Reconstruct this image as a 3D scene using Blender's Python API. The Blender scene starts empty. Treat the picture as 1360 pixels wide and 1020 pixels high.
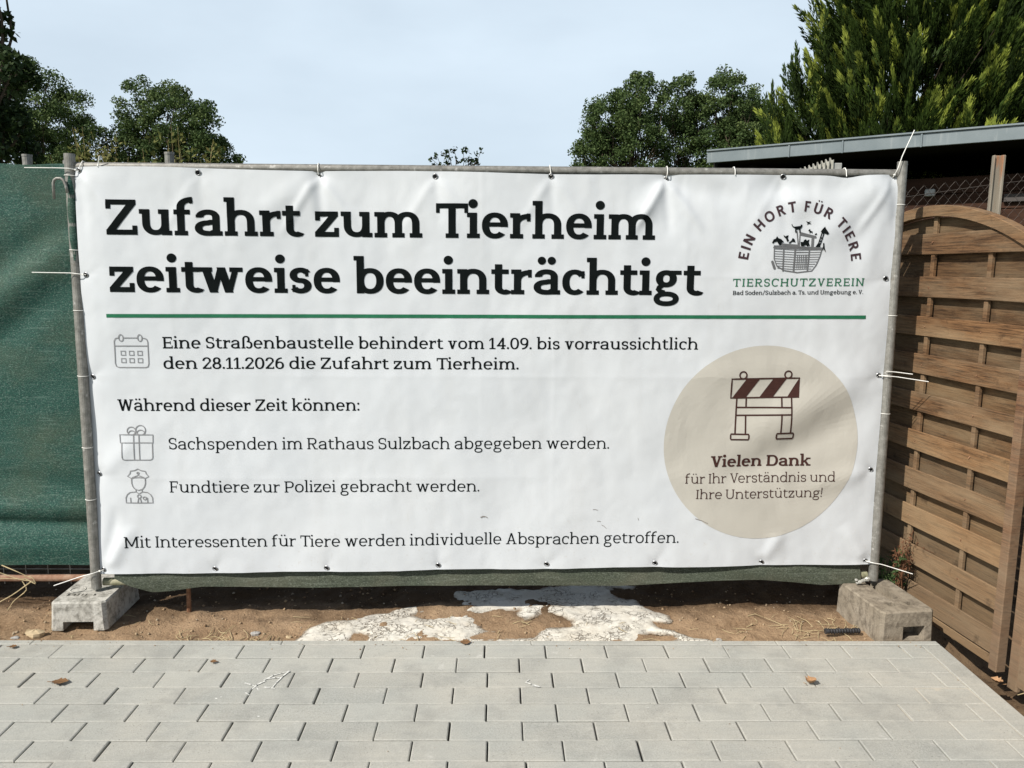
import bpy, math, random
import numpy as np
from math import sin, cos, pi, radians as R_, sqrt, atan2, hypot
from mathutils import Vector, Matrix
from mathutils.geometry import delaunay_2d_cdt

SC = bpy.context.scene
COL = SC.collection
random.seed(7)
RNG = np.random.default_rng(11)

# ------------------------------------------------------------------ camera
PITCH, YAW, ROLL, CAM_H, FPX = 0.1482, -0.0171, 0.0092, 1.5, 1036.17
cam = bpy.data.cameras.new("camera"); camo = bpy.data.objects.new("camera", cam); COL.objects.link(camo)
_f = Vector((-sin(YAW)*cos(PITCH), cos(YAW)*cos(PITCH), -sin(PITCH)))
_r = Vector((cos(YAW), sin(YAW), 0)); _u = _r.cross(_f)
_R = cos(ROLL)*_r + sin(ROLL)*_u; _U = -sin(ROLL)*_r + cos(ROLL)*_u
camo.matrix_world = Matrix(((_R.x, _U.x, -_f.x, 0), (_R.y, _U.y, -_f.y, 0), (_R.z, _U.z, -_f.z, CAM_H), (0, 0, 0, 1)))
cam.sensor_fit = 'HORIZONTAL'; cam.sensor_width = 36; cam.lens = 36*FPX/1360
cam.clip_start = 0.05; cam.clip_end = 2000
SC.camera = camo

# ------------------------------------------------------------------ light
SUN_DIR = Vector((0.77, 0.64, 0)).normalized()          # the way the light travels over the ground
SUN_EL = R_(43)
SUN_ROT = atan2(-SUN_DIR.x, -SUN_DIR.y)                  # azimuth of the sun, from +Y towards +X
sun = bpy.data.lights.new("sun", 'SUN'); suno = bpy.data.objects.new("sun", sun); COL.objects.link(suno)
sun.energy = 5.0; sun.angle = R_(0.53); sun.color = (1.0, 0.955, 0.885)
suno.rotation_euler = Vector((SUN_DIR.x*cos(SUN_EL), SUN_DIR.y*cos(SUN_EL), -sin(SUN_EL))).to_track_quat('-Z', 'Y').to_euler()
suno.location = (-6, -5, 12)

world = bpy.data.worlds.new("World"); SC.world = world; world.use_nodes = True
wn, wl = world.node_tree.nodes, world.node_tree.links
wn.clear()
w_out = wn.new('ShaderNodeOutputWorld'); w_bg = wn.new('ShaderNodeBackground')
w_sky = wn.new('ShaderNodeTexSky'); w_sky.sky_type = 'NISHITA'; w_sky.sun_disc = False
w_sky.sun_elevation = SUN_EL; w_sky.sun_rotation = SUN_ROT
w_sky.air_density = 1.0; w_sky.dust_density = 1.6; w_sky.ozone_density = 1.0
w_tc = wn.new('ShaderNodeTexCoord'); w_map = wn.new('ShaderNodeMapping'); w_map.inputs['Scale'].default_value = (1.0, 1.0, 2.6)
w_ns = wn.new('ShaderNodeTexNoise'); w_ns.inputs['Scale'].default_value = 2.6; w_ns.inputs['Detail'].default_value = 5; w_ns.inputs['Roughness'].default_value = .5
w_rp = wn.new('ShaderNodeMapRange'); w_rp.inputs[1].default_value = .36; w_rp.inputs[2].default_value = .70; w_rp.inputs[3].default_value = .80; w_rp.inputs[4].default_value = 1.0
w_sp = wn.new('ShaderNodeSeparateXYZ'); w_el = wn.new('ShaderNodeMapRange')             # haze: bright low down, clear blue overhead
w_el.inputs[1].default_value = .32; w_el.inputs[2].default_value = .50; w_el.inputs[3].default_value = 1.0; w_el.inputs[4].default_value = .05
w_ml = wn.new('ShaderNodeMath'); w_ml.operation = 'MULTIPLY'
w_mx = wn.new('ShaderNodeMix'); w_mx.data_type = 'RGBA'
w_mx.inputs[7].default_value = (9.35, 10.95, 12.4, 1)         # thin bright veil of high cloud
wl.new(w_tc.outputs['Generated'], w_map.inputs[0]); wl.new(w_map.outputs[0], w_ns.inputs['Vector'])
wl.new(w_tc.outputs['Generated'], w_sp.inputs[0]); wl.new(w_sp.outputs[2], w_el.inputs[0])
wl.new(w_ns.outputs['Fac'], w_rp.inputs[0]); wl.new(w_rp.outputs[0], w_ml.inputs[0]); wl.new(w_el.outputs[0], w_ml.inputs[1]); wl.new(w_ml.outputs[0], w_mx.inputs[0])
wl.new(w_sky.outputs[0], w_mx.inputs[6]); wl.new(w_mx.outputs[2], w_bg.inputs['Color'])
w_bg.inputs['Strength'].default_value = 0.067
wl.new(w_bg.outputs[0], w_out.inputs[0])
SC.view_settings.view_transform = 'Standard'; SC.view_settings.look = 'None'
SC.view_settings.exposure = 0.27; SC.view_settings.gamma = 1.0; SC.view_settings.use_curve_mapping = False
SC.render.engine = 'CYCLES'; SC.cycles.max_bounces = 8; SC.cycles.transparent_max_bounces = 16

# ------------------------------------------------------------------ helpers
def tag(o, label=None, cat=None, group=None, kind=None):
    if label: o['label'] = label
    if cat: o['category'] = cat
    if group: o['group'] = group
    if kind: o['kind'] = kind
    return o

def empty(name, loc=(0, 0, 0), label=None, cat=None, group=None, rz=0):
    o = bpy.data.objects.new(name, None); COL.objects.link(o); o.location = loc; o.rotation_euler = (0, 0, rz)
    o.empty_display_size = .1
    return tag(o, label, cat, group)

class MB:
    """collects faces for one mesh"""
    def __init__(s): s.v = []; s.f = []; s.m = []; s.a = []; s.t = 0.5
    def face(s, idx, m=0): s.f.append(idx); s.m.append(m); s.a.append(s.t)
    def add(s, vs, fs, m=0):
        b = len(s.v); s.v.extend([tuple(p) for p in vs])
        for f in fs: s.face([b+i for i in f], m)
    def box(s, c, size, m=0, rot=None, bev=0):
        x, y, z = size[0]/2, size[1]/2, size[2]/2
        if bev > 0:
            b = min(bev, x*.9, y*.9, z*.9); vs = []; fs = []
            for sx in (-1, 1):
                for sy in (-1, 1):
                    for sz in (-1, 1):
                        vs += [(sx*x, sy*(y-b), sz*(z-b)), (sx*(x-b), sy*y, sz*(z-b)), (sx*(x-b), sy*(y-b), sz*z)]
            def I(sx, sy, sz, k): return ((sx > 0)*4+(sy > 0)*2+(sz > 0))*3+k
            for q in (-1, 1):
                fs.append([I(q, -1, -1, 0), I(q, 1, -1, 0), I(q, 1, 1, 0), I(q, -1, 1, 0)][::q])
                fs.append([I(-1, q, -1, 1), I(-1, q, 1, 1), I(1, q, 1, 1), I(1, q, -1, 1)][::q])
                fs.append([I(-1, -1, q, 2), I(1, -1, q, 2), I(1, 1, q, 2), I(-1, 1, q, 2)][::q])
            for a in (-1, 1):
                for c_ in (-1, 1):
                    fs.append([I(a, c_, -1, 0), I(a, c_, 1, 0), I(a, c_, 1, 1), I(a, c_, -1, 1)])
                    fs.append([I(a, -1, c_, 0), I(a, 1, c_, 0), I(a, 1, c_, 2), I(a, -1, c_, 2)])
                    fs.append([I(-1, a, c_, 1), I(1, a, c_, 1), I(1, a, c_, 2), I(-1, a, c_, 2)])
                    for d in (-1, 1): fs.append([I(a, c_, d, 0), I(a, c_, d, 1), I(a, c_, d, 2)])
        else:
            vs = [(sx*x, sy*y, sz*z) for sx in (-1, 1) for sy in (-1, 1) for sz in (-1, 1)]
            fs = [(0, 1, 3, 2), (4, 6, 7, 5), (0, 4, 5, 1), (2, 3, 7, 6), (0, 2, 6, 4), (1, 5, 7, 3)]
        M = rot if rot is not None else Matrix.Identity(3)
        s.add([M @ Vector(p)+Vector(c) for p in vs], fs, m)
    def tube(s, pts, r, n=8, m=0, caps=True, closed=False):
        pts = [Vector(p) for p in pts]; N = len(pts)
        rs = r if isinstance(r, (list, tuple)) else [r]*N
        b = len(s.v); prev = None
        for i, p in enumerate(pts):
            if closed: t = pts[(i+1) % N]-pts[i-1]
            else: t = pts[min(i+1, N-1)]-pts[max(i-1, 0)]
            t.normalize()
            if prev is None:
                a = Vector((0, 0, 1)) if abs(t.z) < .9 else Vector((1, 0, 0)); nrm = t.cross(a).normalized()
            else:
                nrm = (prev-t*prev.dot(t)); nrm.normalize()
            prev = nrm; bi = t.cross(nrm)
            for k in range(n):
                an = 2*pi*k/n; s.v.append(tuple(p+(nrm*cos(an)+bi*sin(an))*rs[i]))
        for i in range(N if closed else N-1):
            j = (i+1) % N
            for k in range(n):
                k2 = (k+1) % n; s.face([b+i*n+k, b+i*n+k2, b+j*n+k2, b+j*n+k], m)
        if caps and not closed:
            s.face([b+k for k in range(n)][::-1], m); s.face([b+(N-1)*n+k for k in range(n)], m)
    def prism(s, pts, vec, m=0):
        """extrude a planar 3-D polygon along vec"""
        n = len(pts); b = len(s.v); vec = Vector(vec)
        s.v.extend([tuple(p) for p in pts]); s.v.extend([tuple(Vector(p)+vec) for p in pts])
        s.face([b+i for i in range(n)][::-1], m); s.face([b+n+i for i in range(n)], m)
        for i in range(n): j = (i+1) % n; s.face([b+i, b+j, b+n+j, b+n+i], m)
    def build(s, name, mats, parent=None, smooth=False, loc=None):
        me = bpy.data.meshes.new(name); me.from_pydata(s.v, [], s.f)
        for mt in (mats if isinstance(mats, (list, tuple)) else [mats]): me.materials.append(mt)
        me.polygons.foreach_set('material_index', s.m)
        at = me.attributes.new('tint', 'FLOAT', 'FACE'); at.data.foreach_set('value', np.array(s.a, dtype=np.float32))
        if smooth: me.polygons.foreach_set('use_smooth', [True]*len(s.f))
        me.update()
        o = bpy.data.objects.new(name, me); COL.objects.link(o)
        if parent: o.parent = parent
        if loc: o.location = loc
        return o

def np_mesh(name, verts, faces, mats, parent=None, tint=None, smooth=False, mi=None):
    """fast mesh from numpy arrays; faces (n,k)"""
    verts = np.asarray(verts, dtype=np.float32); faces = np.asarray(faces, dtype=np.int32); k = faces.shape[1]
    me = bpy.data.meshes.new(name)
    me.vertices.add(len(verts)); me.vertices.foreach_set('co', verts.ravel())
    me.loops.add(faces.size); me.loops.foreach_set('vertex_index', faces.ravel())
    me.polygons.add(len(faces)); me.polygons.foreach_set('loop_start', np.arange(0, faces.size, k, dtype=np.int32))
    me.polygons.foreach_set('loop_total', np.full(len(faces), k, dtype=np.int32))
    for mt in (mats if isinstance(mats, (list, tuple)) else [mats]): me.materials.append(mt)
    if mi is not None: me.polygons.foreach_set('material_index', np.asarray(mi, dtype=np.int32))
    if tint is not None:
        at = me.attributes.new('tint', 'FLOAT', 'FACE'); at.data.foreach_set('value', np.asarray(tint, dtype=np.float32))
    if smooth: me.polygons.foreach_set('use_smooth', np.ones(len(faces), dtype=bool))
    me.update(calc_edges=True); me.validate()
    o = bpy.data.objects.new(name, me); COL.objects.link(o)
    if parent: o.parent = parent
    return o

# smooth value noise (numpy)
_NT = RNG.random((64, 64))
def vnoise(x, y, seed=0):
    x = np.asarray(x, float)+seed*17.31; y = np.asarray(y, float)+seed*9.77
    xi = np.floor(x).astype(int); yi = np.floor(y).astype(int); fx = x-xi; fy = y-yi
    fx = fx*fx*(3-2*fx); fy = fy*fy*(3-2*fy)
    g = lambda a, b: _NT[a % 64, b % 64]
    return (g(xi, yi)*(1-fx)+g(xi+1, yi)*fx)*(1-fy)+(g(xi, yi+1)*(1-fx)+g(xi+1, yi+1)*fx)*fy-.5
def fbm(x, y, oct=4, seed=0):
    s = 0; a = 1
    for k in range(oct): s = s+a*vnoise(x*2**k, y*2**k, seed+k); a *= .5
    return s

# ------------------------------------------------------------------ materials
class NT:
    """tiny node-graph builder"""
    def __init__(s, name, rough=.8, spec=.3, metal=0):
        s.mat = bpy.data.materials.new(name); s.mat.use_nodes = True
        s.n = s.mat.node_tree.nodes; s.l = s.mat.node_tree.links
        s.b = s.n['Principled BSDF']; s.b.inputs['Roughness'].default_value = rough
        s.b.inputs['Specular IOR Level'].default_value = spec; s.b.inputs['Metallic'].default_value = metal
        s.tc = s.n.new('ShaderNodeTexCoord')
    def val(s, sock, v):
        if isinstance(v, (int, float)): sock.default_value = v
        elif isinstance(v, tuple): sock.default_value = v if len(v) == 4 or sock.type == 'VECTOR' else (*v, 1)
        else: s.l.new(v, sock)
    def co(s, scale=(1, 1, 1), kind='Object', rot=(0, 0, 0)):
        m = s.n.new('ShaderNodeMapping'); m.inputs['Scale'].default_value = scale; m.inputs['Rotation'].default_value = rot
        s.l.new(s.tc.outputs[kind], m.inputs[0]); return m.outputs[0]
    def noise(s, vec, scale=5, detail=4, rough=.55, dist=0):
        t = s.n.new('ShaderNodeTexNoise'); s.l.new(vec, t.inputs['Vector'])
        t.inputs['Scale'].default_value = scale; t.inputs['Detail'].default_value = detail
        t.inputs['Roughness'].default_value = rough; t.inputs['Distortion'].default_value = dist; return t.outputs['Fac']
    def voro(s, vec, scale=5, feature='F1', rnd=1):
        t = s.n.new('ShaderNodeTexVoronoi'); t.feature = feature; s.l.new(vec, t.inputs['Vector'])
        t.inputs['Scale'].default_value = scale; t.inputs['Randomness'].default_value = rnd
        return t.outputs['Distance']
    def ramp(s, fac, stops):
        r = s.n.new('ShaderNodeValToRGB'); s.l.new(fac, r.inputs[0]); e = r.color_ramp.elements
        while len(e) < len(stops): e.new(.5)
        for k, (p, c) in enumerate(stops):
            e[k].position = p; e[k].color = (c, c, c, 1) if isinstance(c, (int, float)) else (*c, 1)
        return r.outputs[0]
    def mix(s, fac, a, b, mode='MIX'):
        m = s.n.new('ShaderNodeMix'); m.data_type = 'RGBA'; m.blend_type = mode
        s.val(m.inputs[0], fac); s.val(m.inputs[6], a); s.val(m.inputs[7], b); return m.outputs[2]
    def rng(s, fac, a, b, c=0., d=1.):
        m = s.n.new('ShaderNodeMapRange'); s.l.new(fac, m.inputs[0])
        for k, v in zip((1, 2, 3, 4), (a, b, c, d)): m.inputs[k].default_value = v
        return m.outputs[0]
    def math(s, op, a, b=0.):
        m = s.n.new('ShaderNodeMath'); m.operation = op; s.val(m.inputs[0], a); s.val(m.inputs[1], b); return m.outputs[0]
    def attr(s, name='tint'):
        a = s.n.new('ShaderNodeAttribute'); a.attribute_name = name; return a.outputs['Fac']
    def color(s, c): s.val(s.b.inputs['Base Color'], c); return s
    def rough(s, c): s.val(s.b.inputs['Roughness'], c); return s
    def bump(s, h, strength=.4, dist=.01):
        b = s.n.new('ShaderNodeBump'); b.inputs['Strength'].default_value = strength; b.inputs['Distance'].default_value = dist
        s.l.new(h, b.inputs['Height']); s.l.new(b.outputs[0], s.b.inputs['Normal']); return s

def flat(name, c, rough=.7, spec=.3, metal=0, var=.12, sc=30):
    g = NT(name, rough, spec, metal); n = g.noise(g.co(), sc, 4)
    g.color(g.ramp(n, [(.3, tuple(x*(1-var) for x in c)), (.7, tuple(min(1, x*(1+var)) for x in c))])); return g.mat
# ------------------------------------------------------------------ lettering: a slab-serif drawn with an elliptical pen
X_, A_, D_ = .735, 1.10, -.31
class Pen:
    def __init__(s, w): s.p = []; s.w = w
    def poly(s, pts): s.p.append([tuple(q) for q in pts])
    def rect(s, x0, y0, x1, y1):
        if x1-x0 > 1e-5 and y1-y0 > 1e-5:
            n = max(1, int((y1-y0)/.2)); m = max(1, int((x1-x0)/.25))
            for i in range(n):
                for j in range(m):
                    xa, xb = x0+(x1-x0)*j/m, x0+(x1-x0)*(j+1)/m; ya, yb = y0+(y1-y0)*i/n, y0+(y1-y0)*(i+1)/n
                    s.poly([(xa, ya), (xb, ya), (xb, yb), (xa, yb)])
    def stroke(s, pts, a=None, b=None, closed=False):
        a = (s.w['s'] if a is None else a)/2; b = (s.w['h'] if b is None else b)/2
        N = len(pts); L = []
        for i in range(N):
            p0 = pts[i-1] if (i > 0 or closed) else pts[i]; p1 = pts[(i+1) % N] if (i < N-1 or closed) else pts[i]
            tx, ty = p1[0]-p0[0], p1[1]-p0[1]; q = hypot(tx, ty) or 1; nx, ny = -ty/q, tx/q
            k = sqrt((a*nx)**2+(b*ny)**2) or 1; ox, oy = a*a*nx/k, b*b*ny/k
            L.append(((pts[i][0]+ox, pts[i][1]+oy), (pts[i][0]-ox, pts[i][1]-oy)))
        for i in range(N if closed else N-1):
            A, B = L[i], L[(i+1) % N]; s.poly([A[0], A[1], B[1]]); s.poly([A[0], B[1], B[0]])
    def dot(s, x, y, r): s.poly([(x+r*cos(t*pi/9), y+r*sin(t*pi/9)) for t in range(18)])
def arc(cx, cy, rx, ry, a0, a1, n=16, ex=2.25):
    o = []
    for i in range(n+1):
        t = R_(a0+(a1-a0)*i/n); c, d = cos(t), sin(t)
        o.append((cx+rx*math.copysign(abs(c)**(2/ex), c), cy+ry*math.copysign(abs(d)**(2/ex), d)))
    return o

def glyph(ch, w):
    g = Pen(w); s, h, t, e = w['s'], w['h'], w['t'], w['e']; sf = w.get('serif', True)
    X, A, D = X_, A_, D_
    def foot(cx, y=0, l=1, r=1):
        if sf: g.rect(cx-s/2-e*l, y, cx+s/2+e*r, y+t)
    def head(cx, y, l=1, r=0):
        if sf: g.rect(cx-s/2-e*l, y-t, cx+s/2+e*r, y)
    def stem(cx, y0, y1): g.rect(cx-s/2, y0, cx+s/2, y1)
    def bowl(x0, x1, y0, y1): g.stroke(arc((x0+x1)/2, (y0+y1)/2, (x1-x0-s)/2, (y1-y0-h)/2, 0, 360, 36)[:-1], closed=True)
    def uml(cx, y, sp=.145):
        r = w['dot']*.9; g.dot(cx-sp, y, r); g.dot(cx+sp, y, r)
    def diag(x0, y0, x1, y1, wd):
        if y0 > y1: x0, y0, x1, y1 = x1, y1, x0, y0
        for i in range(4):
            a, b = i/4, (i+1)/4; xa, xb, ya, yb = x0+(x1-x0)*a, x0+(x1-x0)*b, y0+(y1-y0)*a, y0+(y1-y0)*b
            g.poly([(xa-wd/2, ya), (xa+wd/2, ya), (xb+wd/2, yb), (xb-wd/2, yb)])
    def diag0(x0, y0, x1, y1, wd):
        g.poly([(x0-wd/2, y0), (x0+wd/2, y0), (x1+wd/2, y1), (x1-wd/2, y1)] if y0 < y1 else [(x1-wd/2, y1), (x1+wd/2, y1), (x0+wd/2, y0), (x0-wd/2, y0)])
    W = .7
    if ch in 'ÄÖÜäöü':
        base = {'Ä': 'A', 'Ö': 'O', 'Ü': 'U', 'ä': 'a', 'ö': 'o', 'ü': 'u'}[ch]
        P, W = glyph(base, w); uml(W/2-.01, (1.0 if ch in 'äöü' else 1.22), .14); return P+g.p, W
    L = e+s/2 if sf else s/2
    if ch == 'i':
        W = s+2*e; foot(L); head(L, X); stem(L, 0, X); g.dot(L-.01, .995, w['dot'])
    elif ch == 'l':
        W = s+2*e; foot(L); head(L, A); stem(L, 0, A)
    elif ch in 'nhmur':
        if ch == 'u':
            W = .86+.3*s/.6*.15; xr = W-e-s/2
            head(L, X); head(xr, X); stem(xr, 0, X); foot(xr, 0, 0, 1)
            g.stroke([(L, X-.02), (L, .45)]+arc((L+xr)/2, .34, (xr-L)/2, .34-h/2, 180, 360, 18)); g.rect(L-s/2, .4, L+s/2, X)
        elif ch == 'r':
            W = .575; foot(L, 0, 1, 1.15); head(L, X); stem(L, 0, X)
            g.stroke(arc(W+.02, .40, W+.02-L, X-h/2-.40-.01, 180, 96, 12)); g.rect(W-.10, X-.235, W+.005, X-.005) if s > .15 else g.rect(W-.05, X-.17, W, X-.01)
        else:
            xs = [L]; W = .90 if ch != 'm' else 1.345
            xr = W-e-s/2; stem(L, 0, A if ch == 'h' else X); head(L, A if ch == 'h' else X)
            xs = [xr] if ch != 'm' else [(L+xr)/2, xr]
            e2 = e*.9; p = L
            foot(L, 0, 1, .9)
            for q in xs:
                g.stroke(arc((p+q)/2, .40, (q-p)/2, X+.012-h/2-.40, 172, 0, 18)+[(q, .2), (q, 0)]); g.rect(q-s/2, 0, q+s/2, .41); foot(q, 0, .9, 1 if q == xr else .9); p = q
    elif ch in 'bdpq':
        W = .83; 
        if ch == 'b': stem(L, 0, A); head(L, A); bowl(L-s/2, W, -.012, X+.012)
        if ch == 'p': stem(L, D, X); head(L, X); foot(L, D); bowl(L-s/2, W, -.012, X+.012)
        if ch == 'd':
            xr = W-e-s/2; stem(xr, 0, A); head(xr, A); foot(xr, 0, 0, 1); bowl(0, xr+s/2, -.012, X+.012)
    elif ch in 'oO0':
        W = {'o': .76, 'O': .98, '0': .74}[ch]; bowl(0, W, -.014, (X if ch == 'o' else 1)+.014)
    elif ch == 'a':
        W = .755; xr = W-e*.9-s/2; xl = s/2+.035
        g.stroke([(xl, .56)]+arc((xl+xr)/2, .52, (xr-xl)/2, X+.012-h/2-.52, 165, 0, 16)+[(xr, .3), (xr, 0)])
        g.rect(xl-s/2, .515, xl-s/2+max(s*.75, .09), .60); g.rect(xr-s/2, 0, xr+s/2, .5); foot(xr, 0, 0, .9)
        bl = s/2; g.stroke([(xr, .445-h/2+.01), (.42, .445-h/2+.01)]+arc(.36, .2150, .36-bl, .215-h/2+.008, 92, 268, 16)+[(.44, h/2-.008), (xr, .13)])
    elif ch == 'e':
        W = .735; cx, cy = W/2, X/2; g.stroke(arc(cx, cy, (W-s)/2, X/2+.012-h/2, -6, 318, 30)); b = h*.86
        g.rect(s*.5, .335, W-s*.5, .335+b); g.rect(W-s, .335, W-.012, .38)
    elif ch == 'c':
        W = .635; g.stroke(arc(W*.56, X/2, W*.56-s/2, X/2+.012-h/2, 36, 312, 26)); q = max(.07, s*.45); g.rect(W-q, X-.25, W, X-.035)
    elif ch in 'sS':
        W, H = (.60, X) if ch == 's' else (.72, 1.0); H2 = H+.014; lo = -.014
        ym = (H2+lo)/2; ry1 = (H2-ym)/2; r = W/2-s/2
        up = arc(W/2, H2-h/2-(ry1-h/4), r, ry1-h/4, 24, 268, 18, 2.1); dn = arc(W/2+.0, lo+h/2+(ry1-h/4), r, ry1-h/4, 88, -156, 18, 2.1)
        g.stroke(up+dn); q = max(.055, s*.42)
        if sf or 1: g.rect(W-q-s*.42, H-.27*H/X*.92, W-s*.42+.0, H-.03); g.rect(s*.34, .03, s*.34+q, .26*H/X*.92)
    elif ch == 't':
        W = .50; x = .10+s/2; g.rect(x-s/2, .2, x+s/2, .885); g.rect(0, X-t*1.05, W-.01, X)
        g.stroke([(x, .4), (x, .24)]+arc(x+.20, .22, .20, .22-h/2+.012, 180, 285, 10)+[(W-.0, h/2+.045)])
    elif ch == 'f':
        W = .50; x = e+s/2+.01; foot(x, 0, 1, 1.0); g.rect(x-s/2, 0, x+s/2, .82); g.rect(0, X-t*1.05, .44, X)
        g.stroke([(x, .7), (x, .80)]+arc(W+.08, .80, W+.08-x, A-h/2-.80, 180, 97, 12)); g.rect(W-.07, A-.19, W+.02, A-.01) if s > .15 else g.rect(W-.03, A-.14, W+.01, A-.02)
    elif ch == 'g':
        W = .78; bowl(.05, W-.13, .235, X+.012); g.rect(W*.45, X-t*.95, W, X)
        lo = D-.02; hi = .11; g.stroke(arc((W-.05)/2, (lo+hi)/2, (W-.05-s*.85)/2, (hi-lo-h)/2, 0, 360, 30)[:-1], s*.85, h, closed=True)
        g.stroke([(.25, .30), (.16, .235), (.135, .17), (.18, .115), (.30, .08)], s*.8, h*.9)
    elif ch in 'vwVW':
        H = X if ch in 'vw' else 1.0; n = 1 if ch in 'vV' else 2
        W = {'v': .78, 'w': 1.20, 'V': .94, 'W': 1.36}[ch]; k = 1.12*s; th = s*.82
        x0 = e*.9+k/2; x1 = W-e*.9-k/2; step = (x1-x0)/(2*n)
        for i in range(n):
            xa = x0+2*i*step; diag(xa, H, xa+step, 0, k); diag(xa+step, 0, xa+2*step, H, th if n == 1 or 1 else k)
        for i in range(n+1):
            xa = x0+2*i*step
            if sf and (i in (0, n) or n == 1): g.rect(xa-k/2-e*.85, H-t, xa+k/2+e*.85, H)
    elif ch in 'zZ':
        W, H = (.665, X) if ch == 'z' else (.83, 1.0); q = max(.07, s*.47)
        g.rect(0.01, H-h, W-.02, H); g.rect(0, 0, W, h); k = s*1.22
        diag(k/2, h*.9, W-.02-k/2, H-h*.9, k)
        g.rect(.01, H-.265, .01+q*1.35, H); g.rect(W-q*1.35, 0, W, .265)
    elif ch == 'k':
        W = .85; stem(L, 0, A); head(L, A); foot(L, 0, 1, .8); k = s*1.1
        diag(L+.05, .30, W-.16, X-.01, k*.9); diag(W-.16, .01, L+.20, .46, k*1.05); 
        if sf: g.rect(W-.36, X-t, W-.0, X); g.rect(W-.34, 0, W+.02, t)
    elif ch == 'ß':
        W = .92; foot(L); stem(L, 0, .8); xr = .62
        g.stroke([(L, .7)]+arc((L+xr)/2, .80, (xr-L)/2, A-h/2-.80, 180, 0, 16)+arc(xr-.12, .75, .12, .15, 0, -85, 8))
        g.stroke([(xr-.16, .62)]+arc(W-.30, .31, .30-s/2, .31-h/2+.012, 95, -150, 18))
    elif ch == '.': W = 2*w['dot']; g.dot(w['dot'], w['dot']*.93, w['dot'])
    elif ch == ':': W = 2*w['dot']; g.dot(w['dot'], w['dot'], w['dot']); g.dot(w['dot'], X-w['dot']-.02, w['dot'])
    elif ch == '!': W = 2*w['dot']; g.dot(w['dot'], w['dot'], w['dot']); g.poly([(W/2-s*.3, .3), (W/2+s*.3, .3), (W/2+s*.5, 1.05), (W/2-s*.5, 1.05)])
    elif ch == '/': W = .55; diag(s*.4, -.12, W-s*.4, 1.1, s*.8)
    elif ch == 'I':
        W = s+2.2*e if sf else s; c = W/2; stem(c, 0, 1); foot(c); head(c, 1, 1, 1)
    elif ch in 'EF':
        W = .80 if sf else .66; 
        if ch == 'F': W -= .04
        stem(L, 0, 1); x = L; q = max(.055, s*.45)
        if sf: g.rect(0, 0, L, t) ; g.rect(0, 1-t, L, 1)
        g.rect(x, 1-h, W-.03, 1); g.rect(x, .5-h*.45, W-.14, .5+h*.45)
        if sf: g.rect(W-.03-q, 1-.24, W-.03, 1); g.rect(W-.14-q*.8, .36, W-.14, .64)
        if ch == 'E':
            g.rect(x, 0, W, h)
            if sf: g.rect(W-q, 0, W, .26)
        elif sf: foot(L, 0, 1, 1.2)
    elif ch == 'T':
        W = .90 if sf else .74; c = W/2; stem(c, 0, 1); foot(c, 0, 1, 1); g.rect(0, 1-h, W, 1); q = max(.06, s*.5)
        if sf: g.rect(0, 1-.275, q, 1); g.rect(W-q, 1-.275, W, 1)
    elif ch == 'H':
        W = 1.02 if sf else .80; xr = W-L
        for c in (L, xr): stem(c, 0, 1); foot(c); head(c, 1, 1, 1)
        g.rect(L, .5-h/2, xr, .5+h/2)
    elif ch == 'N':
        W = 1.04 if sf else .82; xr = W-L; stem(L, 0, 1); stem(xr, 0, 1); foot(L); head(L, 1, 1, 0); head(xr, 1, 1, 1)
        diag(xr-s*.06, 0, L+s*.06, 1, s*1.12)
    elif ch == 'M':
        W = 1.26; xr = W-L; stem(L+.02, 0, 1); stem(xr-.02, 0, 1); foot(L+.02); foot(xr-.02); head(L, 1, 1, 0); head(xr, 1, 0, 1)
        diag(L+.04, 1, W/2, .12, s*1.05); diag(W/2, .12, xr-.04, 1, s*.95)
    elif ch == 'U':
        W = .98 if sf else .80; xr = W-L; head(L, 1, 1, 1); head(xr, 1, 1, 1)
        g.rect(L-s/2, .36, L+s/2, 1); g.rect(xr-s/2, .36, xr+s/2, 1); g.stroke([(L, .5)]+arc((L+xr)/2, .37, (xr-L)/2, .37-h/2+.012, 180, 360, 18)+[(xr, .5)])
    elif ch == 'A':
        W = 1.0; k = s*1.1; diag(e+k/2, 0, W/2, 1, k*.85); diag(W-e-k/2, 0, W/2, 1, k); g.rect(.28, .28, .72, .28+h*.85)
        if sf: g.rect(0, 0, .36, t); g.rect(W-.36, 0, W, t)
    elif ch in 'DBPR':
        W = {'D': .96, 'B': .85, 'P': .82, 'R': .92}[ch] if sf else {'R': .76, 'D': .8, 'B': .74, 'P': .7}[ch]
        stem(L, 0, 1)
        if sf: g.rect(0, 0, L, t); g.rect(0, 1-t, L, 1)
        def half(y0, y1, xr):
            r = (y1-y0-h)/2; cx = xr-s/2-min(r, .34); g.stroke([(L, y1-h/2), (cx, y1-h/2)]+arc(cx, (y0+y1)/2, xr-s/2-cx, r, 90, -90, 16, 2.1)+[(cx, y0+h/2), (L, y0+h/2)])
        if ch == 'D': half(0, 1, W)
        if ch == 'B': half(.46, 1, W-.06); half(0, .53, W)
        if ch == 'P': half(.40, 1, W); foot(L, 0, 1, 1.1)
        if ch == 'R': half(.43, 1, W-.08); foot(L, 0, 1, .8); diag(W-(.2 if sf else .1), 0, .46 if sf else .38, .47, s*1.1)
        if ch == 'R' and sf: g.rect(W-.30, 0, W+.02, t)
    elif ch == 'C':
        W = .86; g.stroke(arc(W*.54, .5, W*.54-s/2, .514-h/2, 34, 312, 28)); q = max(.06, s*.45); g.rect(W-q, .70, W, .97)
    elif ch == '1': W = .52; c = .28; stem(c, 0, 1); g.rect(.02, 0, .54, t); g.poly([(c-s/2, .98), (.0, .80), (.0, .80-h), (c-s/2, .86)][::-1])
    elif ch == '2':
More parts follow.
